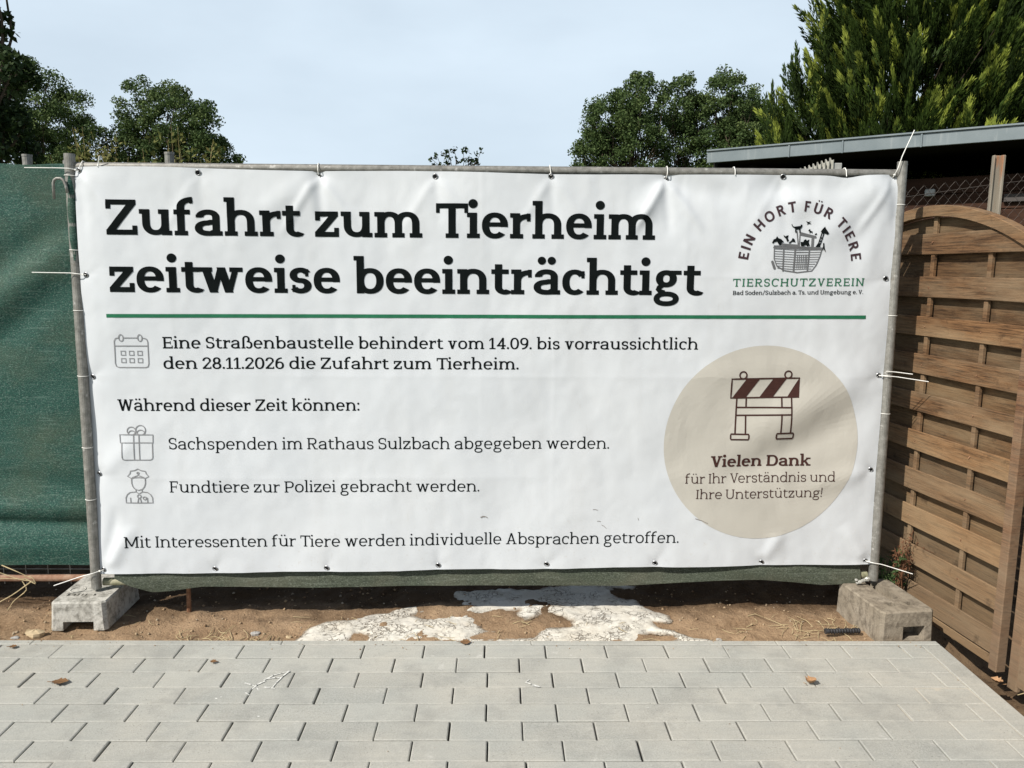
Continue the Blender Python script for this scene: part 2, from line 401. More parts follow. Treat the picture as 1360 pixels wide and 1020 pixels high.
        W = .68; g.stroke([(.06, .70)]+arc(.335, .70, .335-s/2, .314-h/2, 165, -10, 16)); g.rect(0, 0, W, h)
        g.poly([(.0, h*.8), (s*1.25, h*.8), (W-s*.1, .66), (W-s*1.15, .62)]); g.rect(W-.08, 0, W, .2) if sf else None
    elif ch == '4':
        W = .76; c = .52; stem(c, 0, 1); g.rect(0, .24, W, .24+h); g.poly([(.0, .26), (s*1.0, .26), (c, .86), (c, 1), (c-s*.3, 1)]); foot(c)
    elif ch in '69':
        W = .70; P = Pen(w); P.stroke(arc(W/2, .32, (W-s)/2, .334-h/2, 0, 360, 32)[:-1], closed=True)
        P.stroke([(s/2, .30), (s/2+.01, .45)]+arc(W*.80, .50, W*.80-s/2-.01, .514-h/2, 176, 92, 12))
        g.p += P.p if ch == '6' else [[(W-x, 1-y) for x, y in q] for q in P.p]
    elif ch == '8':
        W = .70; bowl(0, W, -.014, .55); bowl(.05, W-.05, .50-h*.4, 1.014)
    else: W = .3
    return g.p, W

def union(polys, grid=None):
    """exact union of overlapping 2-D polygons -> verts, triangles"""
    vs, fs = [], []
    for p in polys:
        a = sum(p[i][0]*p[(i+1) % len(p)][1]-p[(i+1) % len(p)][0]*p[i][1] for i in range(len(p)))
        if abs(a) < 1e-7: continue
        if a < 0: p = p[::-1]
        b = len(vs); vs += [Vector(q) for q in p]; fs.append(list(range(b, b+len(p))))
    if grid and vs:
        x0, x1 = min(v.x for v in vs), max(v.x for v in vs); y0, y1 = min(v.y for v in vs), max(v.y for v in vs)
        nx, ny = int((x1-x0)/grid)+1, int((y1-y0)/grid)+1
        vs += [Vector((x0+(x1-x0)*(i+.37)/nx, y0+(y1-y0)*(j+.41)/ny)) for i in range(nx) for j in range(ny)]
    V, E, F, ov, oe, of = delaunay_2d_cdt(vs, [], fs, 0, 1e-5, True)
    C = np.array([[(V[f[0]].x+V[f[1]].x+V[f[2]].x)/3, (V[f[0]].y+V[f[1]].y+V[f[2]].y)/3] for f in F]); inn = np.zeros(len(F), bool)
    for p in fs:
        r = np.zeros(len(F), bool); n = len(p)
        for i in range(n):
            a, b = vs[p[i]], vs[p[(i+1) % n]]
            if a.y != b.y: r ^= ((a.y > C[:, 1]) != (b.y > C[:, 1])) & (C[:, 0] < (b.x-a.x)*(C[:, 1]-a.y)/(b.y-a.y)+a.x)
        inn |= r
    keep = [f for f, o in zip(F, inn) if o]
    used = sorted({i for f in keep for i in f}); mp = {u: k for k, u in enumerate(used)}
    return [tuple(V[u]) for u in used], [[mp[i] for i in f] for f in keep]

WT = {
    'bold': dict(s=.206, h=.146, t=.130, e=.078, dot=.132, sb=.030, sp=.36),
    'semi': dict(s=.150, h=.112, t=.10, e=.085, dot=.098, sb=.045, sp=.38),
    'medium': dict(s=.165, h=.118, t=.095, e=.085, dot=.095, sb=.048, sp=.38),
    'regular': dict(s=.130, h=.098, t=.08, e=.092, dot=.080, sb=.052, sp=.38),
    'light': dict(s=.108, h=.084, t=.07, e=.09, dot=.072, sb=.055, sp=.38),
    'sans': dict(s=.215, h=.180, t=0, e=0, dot=.085, sb=.09, sp=.40, serif=False),
}
_GC = {}
def gmesh(ch, wn_):
    k = (ch, wn_)
    if k not in _GC:
        P, W = glyph(ch, WT[wn_]); _GC[k] = (*union(P, .085 if wn_ == 'bold' else .45), W)
    return _GC[k]
KERN = {('T', 'i'): -.09, ('V', 'e'): -.10, ('V', 'i'): -.05, ('W', 'ä'): -.06, ('f', 'a'): .0, ('r', 't'): -.01, ('f', 'f'): -.05, ('t', 'w'): -.10, ('r', 'a'): -.02, ('1', '4'): .03, ('T', 's'): -.06}
def text_line(buf, txt, wt, uL, vL, uR, vR, cap, slant=0):
    """lay a line of lettering between two base-line points of the banner"""
    w = WT[wt]; x = 0; items = []
    for i, ch in enumerate(txt):
        if ch == ' ': x += w['sp']-w['sb']; continue
        if i and txt[i-1] != ' ': x += KERN.get((txt[i-1], ch), 0)
        V, F, W = gmesh(ch, wt); x += w['sb']; items.append((V, F, x)); x += W+w['sb']; last = x-w['sb']
    x0 = items[0][2]; k = (uR-uL)/(last-x0)
    for V, F, xo in items:
        b = len(buf[0])
        for (a, c) in V:
            u = uL+(xo+a-x0)*k; buf[0].append((u, vL+(vR-vL)*(u-uL)/(uR-uL)+c*cap))
        buf[1].extend([[b+i for i in f] for f in F])
    return k/cap
# ------------------------------------------------------------------ the ground
def soil_z(x, y):
    x = np.asarray(x, float); y = np.asarray(y, float)
    z = -.040+.016*fbm(x*3.1, y*3.1, 3, 1)+.016*fbm(x*11, y*11, 3, 5)+.011*fbm(x*30, y*30, 2, 9)
    z = z+.022*np.exp(-((x+2.0)/.5)**2)*np.clip((3.6-y)/.5, 0, 1)
    z = z-.035*np.clip((y-3.7)/.5, 0, 1)
    right = np.clip((x-1.795)/.03, 0, 1)*np.clip((3.30-y)/.2, 0, 1)
    z = z-right*(.075+.06*np.clip((x-1.875+.13*(y-2.9))/.06, 0, 1))
    return z

def grid_mesh(name, xs, ys, zf, mat, keep=None, kind='structure', tint=None):
    GX, GY = np.meshgrid(xs, ys); Z = zf(GX, GY); nx, ny = len(xs), len(ys)
    V = np.stack([GX, GY, Z], -1).reshape(-1, 3)
    i, j = np.meshgrid(np.arange(nx-1), np.arange(ny-1)); a = (j*nx+i).ravel(); F = np.stack([a, a+1, a+nx+1, a+nx], -1)
    if keep is not None:
        cx = V[F].mean(1); F = F[keep(cx[:, 0], cx[:, 1])]
    o = np_mesh(name, V, F, mat, smooth=True, tint=None if tint is None else tint(*V[F].mean(1)[:, :2].T))
    return tag(o, kind=kind) if kind else o

g = NT('soil_mat', .95, .1); c0 = g.co()
n1 = g.noise(c0, 4, 6, .6); n2 = g.noise(c0, 60, 5, .65); n3 = g.voro(c0, 140)
base = g.mix(g.rng(n1, .3, .7), (.205, .132, .076), (.335, .232, .143))
base = g.mix(g.rng(n2, .52, .72), base, (.34, .24, .145)); base = g.mix(g.rng(n2, .28, .42, .85, 0), base, (.10, .062, .036))
base = g.mix(g.rng(n3, .0, .16, .7, 0), base, (.46, .38, .28))
sp = g.n.new('ShaderNodeSeparateXYZ'); g.l.new(g.tc.outputs['Object'], sp.inputs[0])
soil_shade = g.rng(g.math('ADD', sp.outputs[1], g.math('MULTIPLY', g.noise(c0, 3.5, 5, .6), .5)), 3.52, 3.68); soil_shade = g.math('MAXIMUM', soil_shade, g.math('MULTIPLY', g.rng(sp.outputs[0], 1.80, 1.87), .8)); base = g.mix(soil_shade, base, g.mix(1, base, (.30, .28, .26), 'MULTIPLY'))   # darker soil behind the fence and beside the kerb, shade painted in
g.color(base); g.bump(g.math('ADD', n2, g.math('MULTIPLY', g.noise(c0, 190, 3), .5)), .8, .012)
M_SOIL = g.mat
M_FAR = flat('rough_grass_mat', (.10, .115, .045), .95, .1, var=.4, sc=3)

far = MB(); far.add([(-600, -300, -.34), (600, -300, -.34), (600, 900, -.34), (-600, 900, -.34)], [(0, 1, 2, 3)])
tag(far.build('ground', M_FAR), kind='structure')
def soil_edge(x, y):
    z = soil_z(x, y); d = np.minimum.reduce([x+5.0, 5.2-x, y-.4, 6.2-y]); return np.where(d < .25, np.minimum(z, -.36+d), z)
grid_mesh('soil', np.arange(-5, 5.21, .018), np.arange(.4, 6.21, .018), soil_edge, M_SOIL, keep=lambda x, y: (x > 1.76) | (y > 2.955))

# dried pale slurry spilled over the soil
S_OUT = [(-0.845, 3.03), (-0.816, 3.172), (-0.753, 3.243), (-0.645, 3.261), (-0.541, 3.313), (-0.486, 3.328), (-0.451, 3.382), (-0.361, 3.394), (-0.348, 3.344), (-0.167, 3.364), (-0.186, 3.414), (-0.237, 3.545), (-0.177, 3.571), (0.034, 3.589), (0.211, 3.581), (0.249, 3.625), (0.43, 3.644), (0.682, 3.641), (0.655, 3.592), (0.566, 3.592), (0.561, 3.498), (0.65, 3.458), (0.688, 3.387), (0.771, 3.303), (0.765, 3.237), (0.691, 3.23), (0.728, 3.177), (0.789, 3.133), (0.833, 3.086), (0.95, 3.06), (0.93, 3.02)]
S_HOLES = [[(-0.097, 3.263), (-0.034, 3.33), (0.099, 3.353), (0.089, 3.3), (0.128, 3.246), (0.179, 3.282), (0.214, 3.338), (0.322, 3.246), (0.333, 3.193), (0.237, 3.176), (0.172, 3.141), (0.154, 3.091), (0.0, 3.081), (-0.092, 3.081), (-0.016, 3.141), (-0.079, 3.175)],
 [(0.586, 3.05), (0.653, 3.119), (0.744, 3.106), (0.753, 3.073), (0.62, 3.0)], [(-0.376, 3.299), (-0.299, 3.355), (-0.2, 3.356), (-0.173, 3.318), (-0.243, 3.27), (-0.307, 3.262)], [(-0.619, 3.05), (-0.602, 3.116), (-0.546, 3.103), (-0.548, 3.04)]]
def inside(px, py, poly):
    r = np.zeros(px.shape, bool); n = len(poly)
    for i in range(n):
        x0, y0 = poly[i]; x1, y1 = poly[(i+1) % n]
        if y0 == y1: continue
        c = ((y0 > py) != (y1 > py)) & (px < (x1-x0)*(py-y0)/(y1-y0)+x0); r ^= c
    return r
def sd(px, py, poly):
    d = np.full(px.shape, 9.); n = len(poly)
    for i in range(n):
        a = np.array(poly[i]); b = np.array(poly[(i+1) % n]); e = b-a
        t = np.clip(((px-a[0])*e[0]+(py-a[1])*e[1])/(e@e), 0, 1); d = np.minimum(d, np.hypot(px-a[0]-t*e[0], py-a[1]-t*e[1]))
    return np.where(inside(px, py, poly), d, -d)
def slurry_d(x, y):
    w = .022*fbm(x*14, y*14, 4, 3); d = sd(x, y, S_OUT)
    for h in S_HOLES: d = np.minimum(d, -sd(x, y, h))
    d = np.maximum(d, sd(x, y, [(-1.02, 3.0), (-1.0, 3.04), (-.92, 3.045), (-.86, 3.0)]))
    return d+w
def slurry_z(x, y): return soil_z(x, y)*.35-.026+np.clip(slurry_d(x, y)*.22, -.03, .008)+.0022*fbm(np.asarray(x)*26, np.asarray(y)*26, 3, 11)
g = NT('slurry_mat', .9, .15); c0 = g.co((1, 1, 1)); dv_ = g.n.new('ShaderNodeTexNoise'); dv_.inputs['Scale'].default_value = 16; dv_.inputs['Detail'].default_value = 4; g.l.new(c0, dv_.inputs['Vector']); c1 = g.mix(.075, c0, dv_.outputs['Color'], 'LINEAR_LIGHT'); cr = g.voro(c1, 30, 'DISTANCE_TO_EDGE'); cr2 = g.voro(c1, 75, 'DISTANCE_TO_EDGE')
nn = g.noise(c0, 9, 5, .6); msk = g.rng(nn, .45, .53)
line = g.math('MULTIPLY', g.rng(cr, .0, .085, 1, 0), msk); line2 = g.math('MULTIPLY', g.rng(cr2, .0, .05, .5, 0), g.rng(g.noise(c0, 15, 3), .5, .62))
pale = g.mix(g.rng(g.noise(c0, 30, 5, .65), .3, .7), (.53, .505, .44), (.66, .635, .57)); pale = g.mix(g.rng(g.noise(c0, 5, 3), .35, .6, .5, 0), pale, (.52, .47, .38))
pale = g.mix(g.rng(g.math('ADD', g.attr(), g.math('MULTIPLY', g.noise(c0, 60, 4, .7), .03)), .014, .036, 1, 0), pale, (.20, .145, .095)); pale = g.mix(g.rng(g.noise(c0, 7, 5, .65), .55, .68, 0, .55), pale, (.36, .31, .24))
crk = g.math('MAXIMUM', line, line2); g.color(g.mix(crk, pale, (.17, .14, .105)))
g.bump(g.math('SUBTRACT', g.math('MULTIPLY', g.noise(c0, 45, 4), .5), crk), .7, .006)
M_SLUR = g.mat
grid_mesh('dried_slurry', np.arange(-1.05, 1.02, .0075), np.arange(2.985, 3.70, .0075), slurry_z, M_SLUR, keep=lambda x, y: slurry_d(x, y) > 0, tint=slurry_d)

# pavement: every block has its own chamfer, tilt and tint
PW, PD, PY = .2397, .1066, 2.8396
ROWX = [-1.7278, -1.8334, -1.7135, -1.5949, -1.4749, -1.3547, -1.4675]
g = NT('paver_mat', .88, .25); c0 = g.co(); t = g.attr()
b0 = g.ramp(t, [(0, (.242, .249, .226)), (.5, (.292, .299, .272)), (1, (.342, .348, .316))])
b0 = g.mix(g.rng(g.noise(c0, 1.8, 5, .6), .36, .64, 0, .75), b0, (.39, .37, .315))
b0 = g.mix(g.rng(g.noise(g.co((7, 30, 20)), 1.5, 4, .6), .45, .75, 0, .35), b0, (.22, .225, .21))
b0 = g.mix(g.rng(g.noise(c0, 170, 3, .7), .38, .70, .0, .42), b0, (.50, .49, .46))
b0 = g.mix(g.rng(g.noise(g.co((1, 1, 1), rot=(0, 0, .7)), 210, 3, .7), .52, .72, 0, .35), b0, (.17, .17, .155)); pit = g.rng(g.voro(c0, 60), .0, .16, 1, 0); pitm = g.math('MULTIPLY', pit, g.rng(g.noise(c0, 3.5, 3), .47, .56))
b0 = g.mix(g.math('MULTIPLY', pitm, .8), b0, (.08, .08, .075))
b0 = g.mix(g.rng(g.noise(c0, 5, 6, .7), .50, .66, 0, .38), b0, (.20, .20, .185)); b0 = g.mix(g.rng(g.noise(c0, 11, 5, .7), .64, .70, 0, .5), b0, (.50, .49, .455))
b0 = g.mix(g.rng(g.noise(c0, 16, 6, .75), .27, .34, .35, 0), b0, (.17, .165, .15))
g.color(b0); g.bump(g.math('SUBTRACT', g.noise(c0, 320, 3), pitm), .35, .004)
M_PAV = g.mat
def paver(mb, x0, x1, y0, y1, top=0.):
    c = .0035; dz = [random.gauss(0, .0007) for _ in range(4)]; h = random.gauss(0, .0008)+top
    mb.t = min(1, max(0, random.gauss(.5, .17)))
    o = [(x0, y0), (x1, y0), (x1, y1), (x0, y1)]; i_ = [(x0+c, y0+c), (x1-c, y0+c), (x1-c, y1-c), (x0+c, y1-c)]
    vs = [(x, y, -.055) for x, y in o]+[(x, y, h+dz[k]-.0022) for k, (x, y) in enumerate(o)]+[(x, y, h+dz[k]) for k, (x, y) in enumerate(i_)]
    fs = [(8, 9, 10, 11)]
    for k in range(4):
        q = (k+1) % 4; fs += [(k, q, 4+q, 4+k), (4+k, 4+q, 8+q, 8+k)]
    mb.add(vs, fs)
mb = MB()
for k in range(-0, 34):
    y0 = PY-PD*k; y1 = y0+PD
    xo = ROWX[k] if k < 7 else ROWX[6]+.1199*(k-6)
    xo -= PW*int((xo+4.6)/PW)
    x = xo
    while x < 1.717:
        jl, jr = .0042, .0032; x1 = min(x+PW, 1.7185)
        if x1-x > .02:
            j = random.gauss(0, .0007); paver(mb, x+jl*(1.0 if x < .9 else .65)+j, x1-.001+j, y0+.0008, y1-.0008)
        x += PW
tag(mb.build('pavement', M_PAV), kind='structure')
mb = MB()
x = -4.6
for xe in (-3.87, -2.87, -1.86, -.865, .138, 1.135, 1.80):
    paver(mb, x+.001, xe-.001, PY+PD+.0015, 2.982, .001); x = xe
y = PY+PD-.001
for k in range(4): paver(mb, 1.7215, 1.80, y-1.0, y-.002, .001); y -= 1.0
tag(mb.build('kerb', M_PAV), kind='structure')
g = NT('joint_sand_mat', .95, .1); c0 = g.co(); sx = g.n.new('ShaderNodeSeparateXYZ'); g.l.new(g.tc.outputs['Object'], sx.inputs[0])
g.color(g.mix(g.rng(sx.outputs[0], .5, 1.5), (.13, .115, .095), (.42, .39, .33))); M_JS = g.mat
def joint_z(x, y): return -.032+.0285*np.clip((x-.45)/1.0, 0, 1)+.003*fbm(x*9, y*9, 2, 2)
grid_mesh('joint_sand', np.arange(-4.6, 1.781, .04), np.arange(-.8, 2.96, .06), joint_z, M_JS)

# white marks scrawled on the paving
M_CHALK = flat('white_mark_mat', (.52, .52, .49), .9, .1, var=.35, sc=150)
def ribbon(mb, pts, w, z):
    for i in range(len(pts)-1):
        a, b = Vector((*pts[i], z)), Vector((*pts[i+1], z)); w *= .72; d = (b-a).normalized(); n = Vector((-d.y, d.x, 0))*w/2
        k = random.uniform(.7, 1.2); mb.add([a-n-d*w*.3, b-n*k+d*w*.3, b+n*k+d*w*.3, a+n-d*w*.3], [(0, 1, 2, 3)])
mb = MB(); zc = .0016
for j, (p, w) in enumerate([([(-.912, 2.652), (-.885, 2.640), (-.862, 2.625), (-.850, 2.603)], .010), ([(-.845, 2.665), (-.866, 2.640), (-.874, 2.612)], .010), ([(-.850, 2.672), (-.826, 2.705), (-.800, 2.722), (-.778, 2.735)], .009),
    ([(-.840, 2.682), (-.812, 2.688), (-.795, 2.690)], .009), ([(-.776, 2.735), (-.789, 2.70), (-.800, 2.655), (-.806, 2.615)], .010), ([(-.835, 2.622), (-.812, 2.618), (-.795, 2.612)], .009), ([(-.89, 2.585), (-.872, 2.57)], .007),
    ([(.105, 2.655), (.125, 2.642), (.150, 2.628)], .010), ([(.128, 2.630), (.155, 2.625)], .006), ([(.118, 2.672), (.108, 2.66)], .006)]): ribbon(mb, p, w, zc+j*.0002)
for (x, y) in [(-.98, 2.55), (-.965, 2.56), (-.80, 2.44), (.29, 2.86), (-1.37, 2.79), (.52, 2.49), (-.03, 2.92)]:
    n = 7; mb.add([(x+.006*random.uniform(.4, 1)*cos(2*pi*k/n), y+.0045*random.uniform(.4, 1)*sin(2*pi*k/n), zc) for k in range(n)], [tuple(range(n))])
tag(mb.build('white_marks', M_CHALK), kind='structure')
# ------------------------------------------------------------------ the banner plane
PHI, LEAN = 0.0321, 0.0184
BO = Vector((-1.7126, 3.2182, 0.1797))
E1 = Vector((cos(PHI), sin(PHI), 0)); E2 = Vector((-sin(PHI)*sin(LEAN), cos(PHI)*sin(LEAN), cos(LEAN))); E3 = E1.cross(E2)
def P3(u, v, d=0.): return BO+E1*u+E2*v+E3*d
GR_TOP = [(.0178, 1.6912), (.4923, 1.6893), (.971, 1.6874), (1.4477, 1.6883), (1.925, 1.6953), (2.4093, 1.6931), (2.9062, 1.7095), (3.3816, 1.7133)]
GR_SIDE = [(.0248, 1.2753), (.0205, .8542), (.0203, .438), (.0175, .0179), (3.3764, 1.2883), (3.3764, .8687), (3.3723, .4456), (3.3738, .0263)]
GR_BOT = [(.4907, .0199), (.9703, .0219), (1.4533, .0274), (1.9296, .0297), (2.4123, .0285), (2.895, .0273)]
TIED = {0: 1.0, 2: 1.3, 5: 1.4, 7: 1.3}
def fold(u, v, u0, v0, u1, v1, amp, wid):
    """a soft crease along a line, fading towards its ends"""
    dx, dy = u1-u0, v1-v0; L = hypot(dx, dy); t = ((u-u0)*dx+(v-v0)*dy)/L/L; s = ((u-u0)*-dy+(v-v0)*dx)/L
    s = s+.02*fbm(u*2.2, v*2.2, 2, 4)
    return amp*np.exp(-(s/wid)**2)*np.clip(t/.2, 0, 1)*np.clip((1-t)/.3, 0, 1)
def wave(u, v):
    u = np.asarray(u, float); v = np.asarray(v, float)
    d = .016*fbm(u*1.3, v*1.1, 3, 2)+.006*fbm(u*5.0+v*1.2, v*3.0, 3, 6)+.0011*fbm(u*20, v*16, 2, 8)
    for k, (a, b) in enumerate(GR_TOP):
        A = TIED.get(k, .55); r = np.hypot(u-a, (v-b)); th = np.arctan2(u-a, b-v)
        d = d-.010*A*np.exp(-r/.05)+.020*A*r*np.exp(-r/.10)*np.cos(th*5+.8*k)*np.exp(-(th/1.4)**2)*1.6
        d = d+fold(u, v, a, b, a-.16, b-.26, .0032*A, .018)+fold(u, v, a, b, a+.17, b-.22, .0036*A, .020)-fold(u, v, a, b-.01, a+.02, b-.24, .0028*A, .022)
    for k, (a, b) in enumerate(GR_BOT+GR_SIDE):
        r = np.hypot(u-a, v-b); cx, cy = (0, 1) if k < len(GR_BOT) else ((1, .15) if a < 1 else (-1, .1))
        th = np.arctan2((u-a)*cy-(v-b)*cx, (u-a)*cx+(v-b)*cy)
        d = d-.006*np.exp(-r/.035)+.016*r*np.exp(-r/.075)*np.cos(th*4.2+1.7*k)*np.exp(-(th/1.3)**2)*1.7
    for (a, b, c, e, am, w_) in [(0.017, .02, .16, .22, .006, .03), (0.017, .02, .09, .30, -.005, .025), (3.374, .026, 3.26, .20, .005, .03), (.971, 1.687, .70, 1.50, .005, .05),
        (3.38, 1.71, 2.85, 1.60, .011, .07), (3.38, 1.71, 3.02, 1.40, .009, .07), (3.38, 1.71, 3.24, 1.20, .006, .05), (2.41, 1.69, 2.75, 1.62, -.006, .05), (2.75, 1.665, 3.32, 1.675, -.010, .05), (2.43, 1.69, 2.28, 1.50, .006, .04),
        (3.38, .90, 2.70, .55, .010, .08), (3.36, .72, 2.62, .36, -.008, .07), (3.37, .45, 3.05, .36, .006, .05), (2.50, .86, 3.30, .93, .004, .06), (2.40, .45, 2.95, .30, .004, .06), (2.895, .027, 2.99, .17, .005, .03), (.02, .44, .2, .60, .004, .04)]:
        d = d+fold(u, v, a, b, c, e, am, w_)
    d = d-.016*np.exp(-np.clip(u, 0, 9)/.045)*(.35+.65*np.exp(-((v-.55)/.55)**2))-.004*np.exp(-np.clip(3.4-u, 0, 9)/.03)
    for uu, am in ((.36, .0008), (.84, .0003), (1.64, .0011), (1.95, .0007), (2.50, .0009), (3.06, .0007)):
        d = d+am*np.exp(-np.abs(u-uu)/.011)*np.clip(fbm(u*0+uu*7, v*2.3, 2, 3)*2+.6, 0, 1)
    for vv_, am in ((.42, .0007), (.86, .0009), (1.29, .0007)): d = d+am*np.exp(-np.abs(v-vv_)/.011)*np.clip(fbm(u*1.7, v*0+vv_*9, 2, 5)*2+.5, 0, 1)
    return d*1.35
def edge(u, v):
    """the cloth is not a perfect rectangle: shifts (u,v in 0..1) onto its real outline"""
    top = 1.7055+.020*u**6+.003*np.sin(u*19)-.006*np.exp(-((u*3.4-3.17)/.05)**2)*1.6+.004*np.exp(-((u*3.4-2.9)/.2)**2)
    bot = -.001+.016*np.sin(np.clip(u, 0, 1)*pi*.5)**1-.004*u+.0018*np.sin(u*31)
    lef = -.008+.010*v; rig = 3.3985+.006*v-.003*np.sin(v*pi)
    return lef+(rig-lef)*u, bot+(top-bot)*v
banner = empty('banner', P3(0, 0), 'large white printed banner with black headline and beige disc, tied to the metal fence', 'banner')
def local(p): return p-banner.location
def drape(UV, off):
    UV = np.asarray(UV); d = wave(UV[:, 0], UV[:, 1])+off
    B, a, b, c = (np.array(q) for q in (BO, E1, E2, E3))
    return B+UV[:, :1]*a+UV[:, 1:2]*b+d[:, None]*c-np.array(banner.location)

g = NT('banner_vinyl_mat', .5, .3); c0 = g.co()
wv = g.noise(g.co((1, 1, 1)), 900, 2)
sp = g.n.new('ShaderNodeSeparateXYZ'); g.l.new(g.tc.outputs['Object'], sp.inputs[0]); mud = g.math('MULTIPLY', g.rng(g.noise(c0, 55, 4, .7), .60, .72), g.rng(g.math('ADD', sp.outputs[2], g.math('MULTIPLY', g.noise(c0, 3, 3), .5)), .62, .22))
dirt = g.math('MULTIPLY', g.rng(g.noise(g.co((60, 10, 14)), 1.2, 4, .6), .62, .70), g.rng(g.noise(g.co((1, 1, 1)), 1.7, 2), .5, .62))
vb = g.mix(g.rng(g.noise(c0, 1.6, 4), .3, .7), (.525, .548, .568), (.57, .59, .605))
vb = g.mix(g.math('MULTIPLY', mud, .30), vb, (.38, .33, .26)); vb = g.mix(g.rng(g.noise(g.co((9, 4, 1.3)), 1, 4, .6), .5, .8, 0, .22), vb, (.47, .47, .46))
g.color(g.mix(g.math('MULTIPLY', dirt, .12), vb, (.38, .36, .32))); g.bump(wv, .06, .001)
M_VINYL = g.mat
M_INK = flat('black_ink_mat', (.006, .008, .008), .9, .03, var=.25, sc=12)
M_GREEN = flat('green_ink_mat', (.018, .125, .062), .75, .12)
M_BEIGE = flat('beige_ink_mat', (.445, .425, .375), .6, .2, var=.02, sc=6)
M_BROWN = flat('brown_ink_mat', (.050, .022, .018), .75, .12)
M_WINE = flat('dark_wine_ink_mat', (.045, .026, .030), .75, .12)
M_GREY = flat('grey_ink_mat', (.22, .22, .225), .75, .12)
M_ARK = flat('ark_grey_ink_mat', (.12, .122, .125), .75, .12)

NU, NV = 440, 230
uu, vv = np.meshgrid(np.linspace(0, 1, NU), np.linspace(0, 1, NV)); U1, V1 = edge(uu.ravel(), vv.ravel())
ii, jj = np.meshgrid(np.arange(NU-1), np.arange(NV-1)); a = (jj*NU+ii).ravel(); Fc = np.stack([a, a+1, a+NU+1, a+NU], -1)
cloth = np_mesh('cloth', drape(np.stack([U1, V1], -1), 0), Fc, M_VINYL, banner, smooth=True)

def printed(name, buf, mat, off=.0017, parent=None):
    V = drape(np.array(buf[0]), off); me = bpy.data.meshes.new(name); me.from_pydata([tuple(p) for p in V], [], buf[1]); me.materials.append(mat)
    o = bpy.data.objects.new(name, me); COL.objects.link(o); o.parent = parent or banner; return o
def shape(polys, buf=None):
    buf = buf or ([], []); K = 40.; V, F = union([[(x*K, y*K) for x, y in p] for p in polys], .5); V = [(x/K, y/K) for x, y in V]; b = len(buf[0]); buf[0].extend(V); buf[1].extend([[b+i for i in f] for f in F]); return buf
def lines_poly(paths, w):
    p = Pen(dict(s=w, h=w))
    for q in paths:
        cl = q[0] == q[-1]; q = q[:-1] if cl else q
        # sub-divide straight runs
        o = []
        for i in range(len(q) if cl else len(q)-1):
            A, B = q[i], q[(i+1) % len(q)]; n = max(1, int(hypot(B[0]-A[0], B[1]-A[1])/.02)); o += [(A[0]+(B[0]-A[0])*k/n, A[1]+(B[1]-A[1])*k/n) for k in range(n)]
        if not cl: o.append(q[-1])
        p.stroke(o, w, w, cl)
        for A in q: p.dot(A[0], A[1], w/2)
    return p.p

HEAD = [('Zufahrt zum Tierheim', 'bold', .1215, 1.4377, 2.3651, 1.4410, .140), ('zeitweise beeinträchtigt', 'bold', .1226, 1.2067, 2.5651, 1.2110, .140)]
for l in HEAD:
    b = ([], []); text_line(b, *l); printed('headline', b, M_INK)
BODY = [('Eine Straßenbaustelle behindert vom 14.09. bis vorraussichtlich', 'medium', .3197, .9755, 2.5651, .9800, .048),
 ('den 28.11.2026 die Zufahrt zum Tierheim.', 'medium', .3182, .8903, 1.7977, .8918, .048),
 ('Während dieser Zeit können:', 'medium', .1179, .7117, 1.1232, .7135, .049),
 ('Sachspenden im Rathaus Sulzbach abgegeben werden.', 'regular', .3215, .5475, 2.1937, .5470, .049),
 ('Fundtiere zur Polizei gebracht werden.', 'regular', .3175, .3610, 1.6319, .3595, .049),
 ('Mit Interessenten für Tiere werden individuelle Absprachen getroffen.', 'regular', .1160, .1175, 2.5132, .1221, .0495)]
for l in BODY:
    b = ([], []); text_line(b, *l); printed('text_line', b, M_INK, .0010)
# green rule
n = 90; UVr = [(.1002+(3.295-.1002)*k/n, (1.1022+(1.1154-1.1022)*k/n)+q*.0146) for k in range(n+1) for q in (0, 1)]
printed('green_rule', (UVr, [[2*k, 2*k+2, 2*k+3, 2*k+1] for k in range(n)]), M_GREEN)
# emblem: arched words, ark, society name
logo = empty('emblem', (0, 0, 0)); logo.parent = banner
b = ([], []); txt = 'EIN HORT FÜR TIERE'; w = WT['sans']; x = 0; it = []
for i, ch in enumerate(txt):
    if ch == ' ': x += w['sp']; continue
    V, F, W = gmesh(ch, 'sans'); it.append((V, F, W, x+W/2)); x += W+2*w['sb']+.03
ce0, ce1 = it[0][3], it[-1][3]; cap = .0435; CX, CY, RR = 2.9905, 1.339, .2483
for V, F, W, xc in it:
    an = R_(170.6+(9.2-170.6)*(xc-ce0)/(ce1-ce0)); k = len(b[0])
    for (p, q) in V:
        lx, ly = (p-W/2)*cap*.97, (q-.5)*cap
        r = RR+ly; b[0].append((CX+r*cos(an)+lx*sin(an), CY+r*sin(an)-lx*cos(an)))
    b[1].extend([[k+i for i in f] for f in F])
printed('arched_lettering', b, M_WINE, parent=logo)
b = ([], []); k = WT['semi']['sb']; WT['semi']['sb'] = .11
text_line(b, 'TIERSCHUTZVEREIN', 'semi', 2.7045, 1.2490, 3.2785, 1.2564, .0327); WT['semi']['sb'] = k
printed('society_name', b, M_GREEN, parent=logo)
b = ([], []); text_line(b, 'Bad Soden/Sulzbach a. Ts. und Umgebung e. V.', 'medium', 2.7052, 1.2139, 3.2777, 1.2218, .0172); printed('place_line', b, M_INK, parent=logo)
